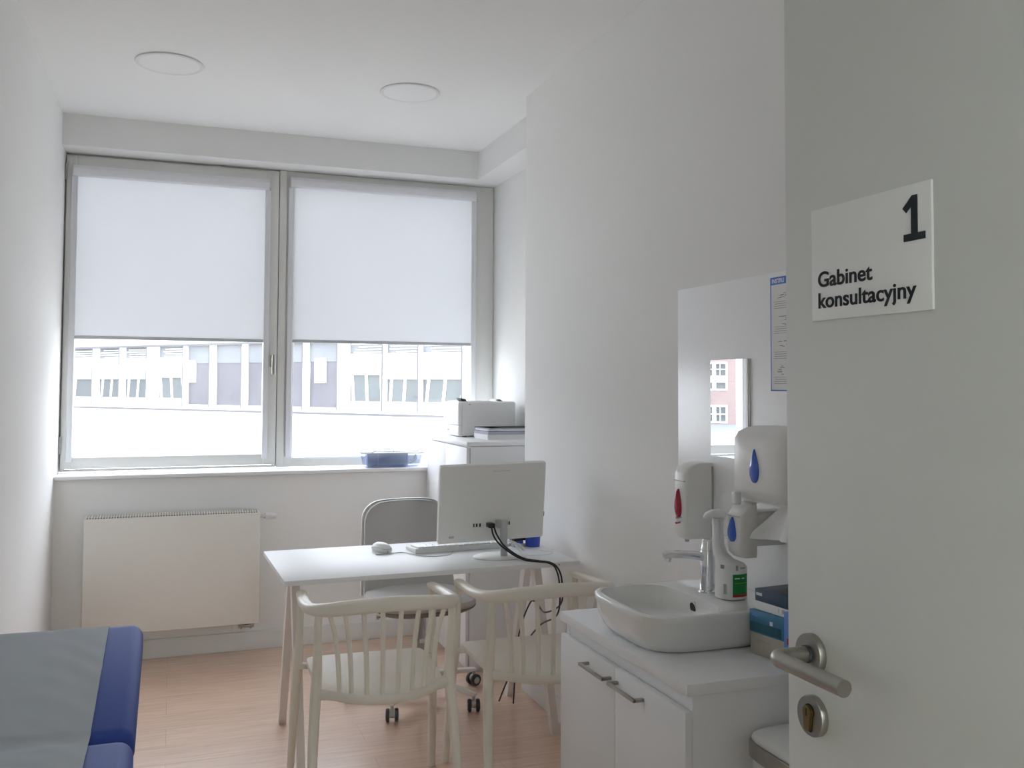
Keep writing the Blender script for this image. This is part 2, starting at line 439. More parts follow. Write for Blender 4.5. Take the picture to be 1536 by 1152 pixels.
B().box(x0+.004, x1-.004, -.1405, -.038, H-.020, H-.0075).build('grille_shadow_gap', 'dark', t)  # this strip and the core below colour in the shade under the slats
B().box(x0+.01, x1-.01, -.125, -.055, H-.05, H-.035).build('shade_core', 'dark', t)
b = B().cyl((x1, -.09, H-.030), (x1+.022, -.09, H-.030), .009, .009).cyl((x1+.02, -.09, H-.030), (x1+.030, -.09, H-.030), .014)
vb = b.build('valve', 'chrome', t)
v = B()
mx = axes((x1+.030, -.09, H-.030), (0, 1, 0), (0, 0, 1), (1, 0, 0))
v.lathe([(.014, 0), (.019, .004), (.0195, .02), (.0175, .024), (.0185, .026), (.0165, .056), (.012, .060), (.001, .061)], n=24, mx=mx)
v.build('thermostat_head', 'whiteplastic', vb)
b = B()
for xx in (x1-.085, x1-.035):
    b.cyl((xx, -.085, .002), (xx, -.085, -.030), .010).cyl((xx, -.085, -.014), (xx, -.085, -.03), .014, n=6)
    b.cyl((xx, -.085, -.030), (xx, -.03, -.036), .0085).cyl((xx, -.03, -.036), (xx, 0, -.036), .008)
b.cyl((x1-.10, -.085, -.022), (x1-.02, -.085, -.022), .0105)
b.build('pipe_fitting', 'brass' if False else 'steel', t)
for xx in (x0+.12, x1-.12): B().box(xx-.012, xx+.012, -.034, -.0005, .06, H-.06).build('mounting_bracket', 'radiator', t)

# ------------------------------------------------------------------ desk
TC, TA = (.948, 3.712), R(1.3)
t = thing('desk', 'long white desk top on two trestles in front of the window', 'desk', (TC[0], TC[1], 0), TA)
HW, HD = .574, .318
B().box(-HW, HW, -HD, HD, .722, .740, .0015).build('desktop', 'laminate', t)
def trestle(x, flip):
    ay = .135           # apex
    P0 = B()
    tr = P0.box(x-.022, x+.022, ay-.20, ay+.12, .688, .7215, .003).build('trestle_beam', 'trestle', t)
    def leg(sy):
        b = B(); y1 = ay+sy*.262
        ring = []
        for z, hw, hy, yy in ((.700, .016, .026, ay+sy*.030), (.35, .0155, .021, ay+sy*.146), (.0, .015, .016, y1)):
            ring.append([Vector((x-hw, yy-hy, z)), Vector((x+hw, yy-hy, z)), Vector((x+hw, yy+hy, z)), Vector((x-hw, yy+hy, z))])
        b.rings(ring)
        return b.build('leg', 'trestle', tr)
    leg(1); leg(-1)
    B().cyl((x-.0165, ay-.02, .672), (x-.0235, ay-.02, .672), .006, n=12).build('bolt', 'steel', tr); B().cyl((x+.0165, ay+.02, .672), (x+.0235, ay+.02, .672), .006, n=12).build('bolt', 'steel', tr)
    # folding gusset under the top
    g = B(); g.prism([(0, 0), (.11*flip, 0), (0, -.055)], .018, axes((x+.022*flip, ay-.11, .7215), (1, 0, 0), (0, 0, 1), (0, -1, 0))); g.build('gusset', 'trestle', tr)
trestle(-.478, 1); trestle(.552, -1)
B().cyl((HW-.09, -HD-.0005, .7305), (HW-.09, -HD+.004, .7305), .0035, n=10).build('edge_screw', 'steel', t)

# ------------------------------------------------------------------ cream chairs
def make_chair(label):
    t = thing('spindle_armchair', label, 'chair', (0, 0, 0), 0, 'cream armchairs at the desk')
    L = 'chair'
    # continuous arm and back rail
    half = [(0, .022, .738), (.075, .028, .735), (.150, .052, .727), (.205, .095, .716), (.238, .165, .706), (.246, .26, .699), (.243, .38, .694), (.238, .47, .691), (.236, .505, .688)]
    rr = [(.015, .024), (.015, .024), (.0155, .0235), (.018, .0215), (.020, .018), (.020, .015), (.0195, .0135), (.0185, .0125), (.011, .008)]
    pts = [(-x, y, z) for x, y, z in half[::-1]] + half[1:]; rad = rr[::-1] + rr[1:]
    B().sweep(pts, rad, (0, 0, 1), 16, 2.6, smooth=6).build('back_rail', L, t)
    # seat
    def outline(k):
        o = []
        for i in range(25):      # rear arc
            u = -1+2*i/24; x = .205*u
            o.append((x, .052+.125*abs(u)**2.0))
        o += [(.214, .26), (.217, .40), (.216, .505), (.210, .528), (.194, .539), (0, .545), (-.194, .539), (-.210, .528), (-.216, .505), (-.217, .40), (-.214, .26)]
        return [Vector((x*k, .30+(y-.30)*k, 0)) for x, y in o]
    def ring(k, z): return [Vector((v.x, v.y, z - .010*max(0, 1-(v.x/.23)**2-((v.y-.28)/.27)**2))) for v in outline(k)]
    B().rings([ring(.95, .428), ring(.99, .432), ring(1, .440), ring(.985, .449), ring(.96, .4515), ring(.6, .449), ring(.25, .446)]).build('seat', L, t)
    # rear rim under the spindles
    rim = [(-.222, .150, .440), (-.17, .126, .437), (-.115, .080, .436), (-.06, .052, .436), (0, .043, .436), (.06, .052, .436), (.115, .080, .436), (.17, .126, .437), (.222, .150, .440)]
    B().sweep(rim, [(.015, .020)]+[(.013, .0165)]*7+[(.015, .020)], (0, 0, 1), 12, 3, smooth=5).build('seat_rim', L, t)
    for s in (-1, 1):
        B().sweep([(s*.190, .478, .434), (s*.222, .482, .434), (s*.246, .492, .432)], [(.016, .010), (.015, .010), (.014, .016)], (0, 0, 1), 10, 3, smooth=4).build('seat_bracket', L, t)
    # legs: front ones run up to the arm ends, rear ones up to the rail
    for s in (-1, 1):
        B().sweep([(s*.238, .475, .692), (s*.240, .478, .60), (s*.243, .486, .50), (s*.246, .494, .43), (s*.252, .515, .30), (s*.262, .555, 0)],
                  [.0115, .0125, .0155, .0185, .0165, .0125], (0, 1, 0), 14, 2.4, smooth=5).build('leg', L, t)
        B().sweep([(s*.219, .112, .712), (s*.221, .122, .64), (s*.219, .140, .54), (s*.222, .148, .44), (s*.232, .120, .28), (s*.246, .052, 0)],
                  [.0125, .0125, .0155, .0185, .0165, .0130], (0, 1, 0), 14, 2.4, smooth=5).build('leg', L, t)
    for tx, ty, tz, bx, by in ((.030, .024, .722, .025, .046), (.090, .033, .720, .073, .058), (.145, .052, .714, .118, .083), (.188, .083, .706, .152, .110)):
        for s in (-1, 1):
            B().sweep([(s*bx, by, .440), (s*(bx+(tx-bx)*.12), by+(ty-by)*.05-.004, .53), (s*(bx+(tx-bx)*.45), by+(ty-by)*.3-.004, .63), (s*tx, ty, tz)],
                      [(.0075, .0075), (.0080, .0072), (.0085, .0070), (.0080, .0070)], (0, 1, 0), 10, 2.2, smooth=5).build('spindle', L, t)
    return t
ch = make_chair('cream plastic spindle armchair on the left, its whole back in view')
ch.location = (.668, 2.915, 0); ch.rotation_euler.z = R(-1.5)
c2 = copy_tree(ch); c2['label'] = 'cream plastic spindle armchair on the right, partly hidden by the sink cabinet'
c2.location = (1.258, 2.925, 0); c2.rotation_euler.z = R(-.8)

# ------------------------------------------------------------------ office chair
t = thing('office_chair', 'light grey upholstered swivel chair behind the desk', 'office chair', (1.085, 4.216, 0), R(2))
def shell(yoff, grow):
    # side profile of back (curved) from seat rear up; u across, v up
    def f(u, v):
        z = .445 + v*.425
        hw = (.222 - .022*v) + grow
        top = .445+.425+grow*.6
        rc = .105
        zc = top-rc
        zz = .445 + v*(top-.445)
        if zz > zc:
            q = min(1, (zz-zc)/rc); hw = hw - rc*(1-math.sqrt(max(0, 1-q**2.4)))
        uu = (u*2-1)
        y = .205 + .075*v + yoff - .055*abs(uu)**2.2*(1-.35*v) 
        return Vector((uu*hw, y, zz))
    return f
vv = lambda f: (lambda u, v: f(u, 1-(1-v)**1.6))
B().slab(vv(shell(0, 0)), vv(shell(.03, 0)), 24, 26).build('back_cushion', 'fabric', t, angle=60)
B().slab(vv(shell(.031, .010)), vv(shell(.045, .010)), 24, 26).build('back_shell', 'whiteplastic', t, angle=60)
specs = [(0, -.005, .400, .135, .12, 2.6), (0, -.005, .412, .205, .195, 3), (0, -.005, .432, .235, .228, 3.2), (0, -.005, .440, .240, .233, 3.2)]
B().superrings(specs).build('seat_shell', 'underseat', t)
specs = [(0, -.005, .4405, .236, .230, 3.2), (0, -.005, .452, .241, .235, 3.2), (0, -.005, .468, .236, .230, 3.2), (0, -.005, .478, .205, .20, 3), (0, -.005, .480, .05, .05, 2)]
B().superrings(specs).build('seat_cushion', 'fabric', t)
B().lathe([(.025, .10), (.027, .12), (.027, .26), (.019, .262), (.019, .385), (.06, .392), (.06, .404)], n=20).build('gas_column', 'greyplastic', t)
lb = B().sweep([(-.05, .0, .388), (-.15, -.005, .386), (-.195, -.005, .382)], .0045, n=8, smooth=4).build('tilt_lever', 'chrome', t)
B().lathe([(.001, -.011), (.008, -.008), (.011, 0), (.008, .008), (.001, .011)], (-.20, -.005, .382), 14).build('knob', 'whiteplastic', lb)
lb = B().sweep([(-.02, -.10, .396), (-.028, -.17, .37), (-.03, -.185, .318)], .004, n=8, smooth=4).build('height_lever', 'grey', t)
B().box(-.052, -.008, -.193, -.177, .300, .318, .006, 3).build('knob', 'whiteplastic', lb)
B().lathe([(.03, .075), (.048, .08), (.048, .115), (.03, .125)], n=24).build('hub', 'whitemetal', t)
base_ang = [R(-125.5), R(-53.5), R(18.5), R(90.5), R(162.5)]
for a in base_ang:
    a -= R(2)
    dx, dy = math.cos(a), math.sin(a)
    B().sweep([(dx*.03, dy*.03, .102), (dx*.16, dy*.16, .090), (dx*.30, dy*.30, .076), (dx*.322, dy*.322, .074)], [(.021, .016), (.019, .013), (.015, .009), (.010, .006)], (0, 0, 1), 12, 3, smooth=4).build('base_leg', 'whitemetal', t)
    cx, cy = dx*.311, dy*.311
    nx, ny = -dy, dx
    if abs(a-R(-125.5)) < .2 or abs(a-R(-53.5)) < .2: nx, ny = math.cos(R(-15)), math.sin(R(-15))
    b = B().cyl((cx, cy, .07), (cx, cy, .045), .007, n=10)
    ho = Vector((nx, ny, 0))
    c = Vector((cx, cy, .0275))
    b.sweep([c-ho*.010+Vector((0, 0, .006)), c+ho*.010+Vector((0, 0, .006))], [.018, .018], (0, 0, 1), 14)
    cs = b.build('caster', 'greyplastic', t)
    for s in (-1, 1):
        w = B(); w.sweep([c+ho*s*.011, c+ho*s*.013, c+ho*s*.024, c+ho*s*.027], [.025, .0275, .0275, .022], (0, 0, 1), 22); w.build('wheel', 'dark', cs)
        w = B(); w.cyl(c+ho*s*.0265, c+ho*s*.0285, .015, n=18); w.build('wheel_cap', 'greyplastic', cs)

# ------------------------------------------------------------------ filing cabinet in the alcove
CX, CY0, CY1, CH = 1.392, 4.485, 5.262, 1.148
t = thing('filing_cabinet', 'tall white cupboard in the alcove beside the window', 'cabinet', (CX, CY0, 0))
W, D = XA-.02-CX, CY1-CY0
B().box(.020, W, .004, D-.002, .03, CH-.024).build('body', 'laminate', t)
B().box(.0, W, 0, D, CH-.022, CH, .002).build('top_board', 'laminate', t)
B().box(.03, W, .02, D-.02, 0, .03).build('plinth', 'laminate', t)
for a, c in ((.005, D/2-.0015), (D/2+.0015, D-.005)):
    d = B().box(.0, .017, a, c, .035, CH-.029, .001).build('door', 'laminate', t)
    B().box(-.022, -.016, (D/2+(-.035 if a < .1 else .035))-.005, (D/2+(-.035 if a < .1 else .035))+.005, .55, .68, .002).box(-.017, .001, (D/2+(-.035 if a < .1 else .035))-.004, (D/2+(-.035 if a < .1 else .035))+.004, .555, .562).box(-.017, .001, (D/2+(-.035 if a < .1 else .035))-.004, (D/2+(-.035 if a < .1 else .035))+.004, .668, .675).build('handle', 'whitemetal', d)
# printer
t = thing('laser_printer', 'white laser printer on top of the white cupboard', 'printer', (1.492, 4.925, CH))
pw, pd, ph = .322, .300, .196
B().box(.003, pw, 0, pd, .006, ph, .012, 3).build('body', 'printer', t)
B().box(-.014, .010, -.001, pd+.001, .066, ph-.004, .008, 3).build('front_cover', 'printer', t)
tr = B().box(-.014, .010, -.001, pd+.001, .006, .0635, .007, 3).build('paper_tray', 'printer', t)
B().box(-.0150, -.013, .17, .225, .030, .040, .001).build('maker_mark', 'greyink', tr)
B().box(.035, .19, .05, pd-.05, ph-.004, ph+.0015).build('output_tray', 'greyplastic', t)
fl = B().box(-.012, .012, 0, .016, -.002, .03, .001)
b = B(); b.prism([(0, 0), (.028, -.002), (.018, .016), (-.016, .020)], .07, axes((.018, .10, ph-.001), (1, 0, 0), (0, 0, 1), (0, -1, 0))); b.build('output_flap', 'dark', t)
fl.bm.free()
b = B(); b.sweep([(.215, .10, ph), (.225, .10, ph+.010), (.245, .10, ph+.012), (.262, .10, ph)], [(.05, .002)]*4, (0, 0, 1), 10, 4, smooth=3); b.build('tray_lip', 'printer', t)
B().box(.045, .058, -.0008, .001, ph-.020, ph-.013).build('sticker', 'orange' if False else 'beigecard', t)
for q, (xx, yy) in enumerate(((.03, .03), (.29, .03), (.03, .27), (.29, .27))): B().lathe([(.012, 0), (.012, .008)], (xx, yy, 0), 12).build('foot', 'dark', t)
# papers
zz = CH
for i, (h, dx, dy, dw, rz, m, lab, nm) in enumerate((
        (.026, 0, 0, 0, 0, 'white_paper', 'thick stack of white paper at the bottom of the pile by the printer', 'paper_stack'),
        (.015, -.002, .003, .004, 1.2, 'lilac_paper', 'lilac-grey sheaf of printed paper in the middle of the pile by the printer', 'paper_stack'),
        (.008, .003, -.003, .0, -1.5, 'white_paper', 'thin white sheaf second from the top of the pile by the printer', 'paper_stack'),
        (.006, .004, .002, .002, 2.2, 'lilac_paper', 'loose sheets on top of the paper pile by the printer', 'paper_stack'))):
    b = B(); n = max(3, int(h/.003))
    for k in range(n):
        j = random.uniform(-.0025, .0025); j2 = random.uniform(-.0025, .0025)
        b.box(-.148+j, .148+dw+j, -.105+j2, .105+j2, h*k/n+.00015, h*(k+1)/n-(.0002 if k < n-1 else 0))
    o = b.build(nm, m, None, (1.70+dx, 4.755+dy, zz), R(2+rz)); tag(o, lab, 'paper', 'paper pile beside the printer')
    zz += h+.0006
    if i == 1:
        b = B().box(-.146, .15, -.104, .106, 0, .0022); o = b.build('folder', 'black', None, (1.704, 4.753, zz), R(2)); tag(o, 'thin black folder inside the paper pile by the printer', 'folder'); zz += .0028
b = B()
b.slab(lambda u, v: Vector((-.146+.292*u, -.104+.208*v, .0018+.010*max(0, .25-u)*4*(1-v))), lambda u, v: Vector((-.146+.292*u, -.104+.208*v, .010*max(0, .25-u)*4*(1-v))), 12, 4)
o = b.build('folder', 'ink', None, (1.70, 4.757, zz), R(5)); tag(o, 'dark open folder lying on top of the paper pile by the printer', 'folder')

# ------------------------------------------------------------------ clear box on the sill
ZSL = .960
t = thing('clear_storage_box', 'clear plastic box with a blue case inside on the window sill', 'storage box', (1.20, 5.345, ZSL))
b = B()
outer = [(0, 0, .0005, .155, .052, 6), (0, 0, .006, .160, .056, 6), (0, 0, .078, .178, .063, 6), (0, 0, .080, .186, .068, 6), (0, 0, .083, .186, .068, 6), (0, 0, .083, .176, .061, 6), (0, 0, .010, .157, .053, 6), (0, 0, .004, .150, .048, 6)]
b.superrings(outer, 56).build('tub', 'clearplastic', t)
B().sweep([(.184, .0, .0825), (.184, .06, .0825), (.176, .066, .0825), (-.176, .066, .0825), (-.184, .06, .0825), (-.184, -.06, .0825), (-.176, -.066, .0825), (.176, -.066, .0825), (.184, -.06, .0825), (.184, .0, .0825)], .0034, n=6).build('rim', 'greyplastic', t)
for s in (-1, 1): B().box(s*.186-.010, s*.186+.010, -.03, .03, .066, .088, .004).build('clip', 'clearplastic', t)
t = thing('device_case', 'slate blue rounded device case inside the clear box on the sill', 'case', (1.172, 5.335, ZSL+.0055))
B().box(-.122, .122, -.036, .036, 0, .078, .016, 4).build('body', 'casing', t)
B().box(-.060, -.057, -.0368, .0368, .004, .0775, .001).build('seam_strip', 'rail', t)
def cable(name, pts, r, m, label=None, cat='cable', parent=None, n=7, k=8):
    o = B().sweep(pts, r, (0, 0, 1), n, smooth=k).build(name, m, parent)
    if label: tag(o, label, cat)
    return o
cable('tube', [(-.095, -.02, .076), (-.05, .0, .094), (.02, .0, .096), (.05, .0, .077)], .003, 'greyplastic', parent=t)
cable('charger_cable', [(1.300, 5.335, 1.000), (1.328, 5.338, .997), (1.335, 5.335, 1.012), (1.342, 5.330, 1.03), (1.338, 5.325, 1.00), (1.312, 5.318, .980), (1.285+.017, 5.312, .985)], .0026, 'greyplastic', 'thin grey cable coiled at the right end of the clear box')

# ------------------------------------------------------------------ monitor
MA = R(0)
t = thing('computer_monitor', 'white monitor seen from behind on the desk', 'monitor', (1.268, 3.575, .740), MA)
MW, MH, ZB = .450, .320, .064
TILT = R(10); ROLL = R(-1.2)
def scr(x, y, z):   # local panel coords: x across, z up from bottom, y thickness (+ = screen side)
    q = Vector((x, y, z-MH*.30)); q = Matrix.Rotation(TILT, 4, 'X') @ (Matrix.Rotation(ROLL, 4, 'Y') @ q)
    return q + Vector((-.040, .040, ZB+MH*.30-.002))
def rr(w, h, r, n=6):
    o = []
    for cx, cz, a0 in ((w/2-r, h-r, 0), (-w/2+r, h-r, 90), (-w/2+r, r, 180), (w/2-r, r, 270)):
        for i in range(n+1):
            a = R(a0+90*i/n); o.append((cx+r*math.cos(a), cz+r*math.sin(a)))
    return o
def panel(y0, y1, w, h, r, z0=0, x0=0):
    return B().rings([[scr(x+x0, y0, z+z0) for x, z in rr(w, h, r)], [scr(x+x0, y1, z+z0) for x, z in rr(w, h, r)]])
b = B(); b.rings([[scr(x*.985, -.0125, z*.985+.0025) for x, z in rr(MW, MH, .008)], [scr(x, -.009, z) for x, z in rr(MW, MH, .009)], [scr(x, .010, z) for x, z in rr(MW, MH, .009)]])
b.build('housing', 'monitor', t)
panel(.0102, .0125, MW-.006, MH-.006, .006, .003).build('screen', 'screen', t)
B().rings([[scr(x, -.0135, z) for x, z in rr(.09, .010, .002, 2)] , [scr(x, -.012, z) for x, z in rr(.09, .010, .002, 2)]]) .bm.free()
b = B().rings([[scr(x+.0, -.0140, z+.040) for x, z in rr(.145, .055, .006)], [scr(x+.0, -.011, z+.040) for x, z in rr(.16, .066, .008)]]); b.build('port_recess', 'grey' if False else 'monitor', t)
for xx, w in ((-.078, .004), (-.066, .006), (-.052, .006), (.054, .005), (.063, .006), (.073, .005)):
    B().rings([[scr(x+xx, -.0155, z+.063) for x, z in rr(w, .014, .001, 2)], [scr(x+xx, -.012, z+.063) for x, z in rr(w, .014, .001, 2)]]).build('port', 'black', t)
b = B().rings([[scr(x-.170, -.0131, z+.022) for x, z in rr(.022, .009, .003, 3)], [scr(x-.170, -.0115, z+.022) for x, z in rr(.022, .009, .003, 3)]]); b.build('maker_mark', 'greyplastic', t)
b = B().rings([[scr(x+.03, -.0129, z+MH-.030) for x, z in rr(.075, .0015, .0005, 2)], [scr(x+.03, -.0115, z+MH-.030) for x, z in rr(.075, .0015, .0005, 2)]]); b.build('vent_line', 'greyplastic', t)
b = B().sweep([(0, 0, .004), (0, 0, .05), (0, .002, .150)], [(.0145, .010)]*3, (0, 1, 0), 20, 3.2); b.build('stand_column', 'grey', t)
b = B(); b.box(-.028, -.006, .0, .032, .118, .150, .004); b.build('hinge_block', 'greyplastic', t)
b = B(); b.superrings([(-.012, .012, .0005, .108, .085, 2.1), (-.012, .012, .004, .110, .087, 2.1), (-.012, .012, .0065, .106, .083, 2.1)]); b.build('stand_base', 'monitor', t)
b = B(); b.sweep([(-.014, -.010, .048), (.0, -.016, .048), (.016, -.010, .048), (.022, -.004, .049), (.03, -.006, .05)], [(.0025, .006)]*5, (0, 0, 1), 8, 3, smooth=3); b.build('cable_clip', 'grey', t)
b = B(); b.rings([[scr(MW/2-.001, -.004+yy, z+.085) for yy, z in ((0, 0), (.006, 0), (.006, .022), (0, .022))], [scr(MW/2+.005, -.004+yy, z+.085) for yy, z in ((.001, .002), (.005, .002), (.005, .020), (.001, .020))]]); b.build('side_button', 'dark', t)

# cables on the desk
p0 = [(1.213, 3.565, .872), (1.216, 3.545, .868), (1.222, 3.538, .845), (1.240, 3.540, .815), (1.262, 3.550, .790), (1.295, 3.520, .762), (1.325, 3.480, .747), (1.365, 3.435, .7445), (1.395, 3.395, .744), (1.415, 3.366, .728), (1.432, 3.362, .68), (1.445, 3.40, .58), (1.458, 3.60, .50), (1.462, 3.70, .515), (1.452, 3.76, .50), (1.445, 3.88, .32), (1.45, 3.95, .02)]
cable('display_cable', p0, .0034, 'black', 'black display cable from the monitor port over the desk edge')
p1 = [(1.203, 3.567, .876), (1.204, 3.545, .870), (1.208, 3.530, .838), (1.228, 3.530, .808), (1.258, 3.538, .782), (1.290, 3.505, .757), (1.320, 3.468, .7445), (1.358, 3.425, .7445), (1.386, 3.385, .744), (1.406, 3.362, .726), (1.420, 3.356, .66), (1.43, 3.40, .54), (1.44, 3.62, .44), (1.43, 3.82, .28), (1.41, 3.95, .1), (1.40, 4.0, .02)]
cable('power_cable', p1, .0034, 'black', 'black power cable running beside the display cable over the desk edge')
b = B(); b.box(1.196, 1.222, 3.545, 3.590, .863, .882, .004, mx=None); o = b.build('cable_plug', 'black', None, None, origin=(1.209, 3.567, .863)); tag(o, 'black display plug pushed into the back of the monitor', 'plug')
coil = []
for i in range(40):
    a = i*.85; coil.append((1.325+.028*math.cos(a)+.002*i*.3, 3.62+.012*math.sin(a*1.3), .752+.045*abs(math.sin(a*.5))))
b = B(); b.sweep([(1.292, 3.60, .86), (1.300, 3.605, .82)]+coil+[(1.36, 3.60, .7425), (1.40, 3.565, .7425), (1.47, 3.575, .7425), (1.50, 3.62, .7425), (1.46, 3.66, .7425)], .0016, (0, 0, 1), 6, smooth=4)
o = b.build('white_cable', 'whiteplastic'); tag(o, 'thin white cable bundled in loops right of the monitor stand', 'cable')

# keyboard
t = thing('keyboard', 'white keyboard on the desk behind the monitor', 'keyboard', (1.145, 3.835, .740), R(3))
b = B()
b.rings([[Vector((x, -.068, z)) for x, z in ((-.20, .001), (.20, .001), (.20, .020), (-.20, .020))][::1], [Vector((x, .068, z)) for x, z in ((-.20, .001), (.20, .001), (.20, .010), (-.20, .010))]])
b.build('case', 'whiteplastic', t)
b = B()
for r_ in range(5):
    nk = (15, 15, 14, 13, 9)[r_]
    for k in range(nk):
        w = .372/nk; x = -.186+w*(k+.5); y = -.048+r_*.023; z = .0195-(.0735*(y+.068))
        b.box(x-w/2+.0015, x+w/2-.0015, y-.0095, y+.0095, z-.002, z+.0075, .0015, 1)
b.build('keys', 'whiteplastic', t)
# mouse
t = thing('computer_mouse', 'white computer mouse left of the keyboard on the desk', 'mouse', (.832, 3.868, .740), R(18))
b = B(); b.superrings([(0, 0, .0008, .029, .052, 2.6), (0, 0, .008, .032, .056, 2.6), (0, .001, .018, .031, .054, 2.5), (0, .003, .027, .026, .045, 2.3), (0, .006, .0335, .016, .030, 2.2), (0, .008, .035, .003, .008, 2)], 32); b.build('shell', 'whiteplastic', t)
b = B(); b.sweep([(-.031, .030, .016), (-.030, -.01, .020), (-.020, -.045, .016), (0, -.054, .014), (.020, -.045, .016), (.030, -.01, .020)], .0012, n=6, smooth=4); b.build('seam', 'greyplastic', t)
cable('mouse_cable', [(.845, 3.812, .750), (.84, 3.795, .7425), (.79, 3.785, .7425), (.83, 3.775, .7425), (.90, 3.80, .7425), (.935, 3.745, .7425), (.965, 3.69, .7425), (1.02, 3.67, .7425), (1.075, 3.69, .7425), (1.10, 3.74, .7425), (1.11, 3.762, .7425)], .0016, 'greyplastic', 'thin pale mouse cable looping across the desk top', k=6)
# cup and stapler
t = thing('pen_cup', 'small blue plastic cup on the desk right of the monitor', 'cup', (1.475, 3.785, .740))
B().lathe([(.030, .0), (.031, .002), (.034, .068), (.0325, .068), (.029, .006), (.001, .005)], n=32).build('body', 'bluecup', t)
t = thing('stapler', 'small black and grey stapler left of the blue cup', 'stapler', (1.412, 3.800, .740), R(12))
B().box(-.03, .03, -.020, .020, 0, .012, .003).build('base', 'grey', t)
B().box(-.028, .02, -.016, .016, .0122, .026, .004).build('magazine', 'bluecup', t)
b = B(); b.rings([[Vector((-.030, -.018, .0265)), Vector((-.030, .018, .0265)), Vector((-.030, .018, .036)), Vector((-.030, -.018, .036))], [Vector((.032, -.018, .0265)), Vector((.032, .018, .0265)), Vector((.032, .018, .048)), Vector((.032, -.018, .048))]]); b.build('lever_top', 'black', t)

# ------------------------------------------------------------------ examination couch
t = thing('examination_couch', 'blue vinyl examination couch against the left wall with a raised head end', 'couch', (-.31, 2.42, 0))
cx0, cx1 = -.235, .240
ang = math.atan2(.10, .68)
def loft_pad(y0, y1, th, ztop0, ztop1):
    b = B(); rg = []
    def sec(y, ztop, inset, drop):
        o = []
        r = .034; x0, x1 = cx0+inset, cx1-inset; z1 = ztop-drop; z0 = ztop-th+drop
        for cx, cz, a0 in ((x1-r, z1-r, 0), (x0+r, z1-r, 90), (x0+r, z0+r*.6, 180), (x1-r, z0+r*.6, 270)):
            for i in range(6):
                a = R(a0+90*i/5); o.append(Vector((cx+r*math.cos(a), y, cz+(r if a0 < 180 else r*.6)*math.sin(a))))
        return o
    n = 8
    L = y1-y0
    for y, ins, dr in ((y0, .022, .024), (y0+.008, .009, .010), (y0+.022, .002, .002), (y0+.04, 0, 0)):
        tt = (y-y0)/L; rg.append(sec(y, ztop0+(ztop1-ztop0)*tt, ins, dr))
    for y, ins, dr in ((y1-.04, 0, 0), (y1-.022, .002, .002), (y1-.008, .009, .010), (y1, .022, .024)):
        tt = (y-y0)/L; rg.append(sec(y, ztop0+(ztop1-ztop0)*tt, ins, dr))
    return b.rings(rg)
loft_pad(.004, .70, .085, .600, .700).build('head_pad', 'bluevinyl', t)
loft_pad(-1.35, -.004, .085, .596, .596).build('body_pad', 'bluevinyl', t)
b = B().box(cx0+.03, cx1-.024, -1.30, -.03, .470, .508, .004).box(cx0+.03, cx1-.03, .02, .26, .470, .505, .004)
fr = b.build('frame', 'couchframe', t)
for xx in (cx0+.05, cx1-.024):
    for yy in (-1.2, -.06): B().box(xx-.018, xx+.018, yy-.018, yy+.018, .001, .472, .003).build('leg', 'couchframe', t)
b = B()
for xx in (cx0+.07, cx1-.07): b.sweep([(xx, .03, .49), (xx, .40, .545), (xx, .60, .585)], .012, n=8)
b.build('head_support', 'couchframe', t)
# paper on the couch
def sheet(u, v, dz):
    y = -1.20+u*(.735+1.20); x = cx0-.002+v*(.145-cx0)
    z = .602 if y < 0 else .602+(y/.70)*.1005
    if y > -.03 and y < .03: z += -.003
    z += .0012*math.sin(y*23+v*5)*math.sin(v*9+y*3)+.0010*math.sin(y*55+v*14+2*math.sin(v*7))*v
    if y > .655: z -= max(0, (y-.655))**2*9
    if v < .06: z -= .0
    return Vector((x-.31, y+2.42, z+dz))
b = B().slab(lambda u, v: sheet(u, v, .0035), lambda u, v: sheet(u, v, .0022), 160, 24)
o = b.build('couch_paper', 'paper', None, None, origin=(-.31, 2.42, .60)); tag(o, 'grey-white protective paper sheet spread over the blue couch', 'paper sheet')

# ------------------------------------------------------------------ vanity with basin
VX, VY0, VY1, VZ = 1.10, 1.868, 2.590, .760
t = thing('sink_cabinet', 'white two-door cabinet under the wash basin', 'cabinet', (VX, VY0, 0))
vw, vd = XR-VX-.0005, VY1-VY0
b = B().box(.019, vw, .002, .020, .0, VZ-.026, .001).box(.019, vw, vd-.020, vd-.002, 0, VZ-.026, .001).box(.045, vw, .018, vd-.018, .08, .098).box(.022, .04, .018, vd-.018, VZ-.10, VZ-.026).box(vw-.012, vw, .018, vd-.018, .1, VZ-.03).box(.06, .075, .018, vd-.018, 0, .08)
b.build('body', 'laminate', t)
B().box(0, vw, -.006, vd+.004, VZ-.026, VZ, .0012).build('worktop', 'laminate', t)
mid = vd/2
for k, (a, c) in enumerate(((.002, mid-.002), (mid+.002, vd-.002))):
    d = B().box(0, .018, a, c, .085, VZ-.064, .001).build('door', 'laminate', t)
    hy0 = mid-.012-.150+.0 if k == 0 else mid+.018; hy1 = hy0+.150
    hb = B().box(-.030, -.022, hy0, hy1, VZ-.102, VZ-.094, .0008).box(-.028, .001, hy0, hy0+.010, VZ-.102, VZ-.094, .0008).box(-.028, .001, hy1-.010, hy1, VZ-.102, VZ-.094, .0008)
    hb.build('handle', 'steel', d)
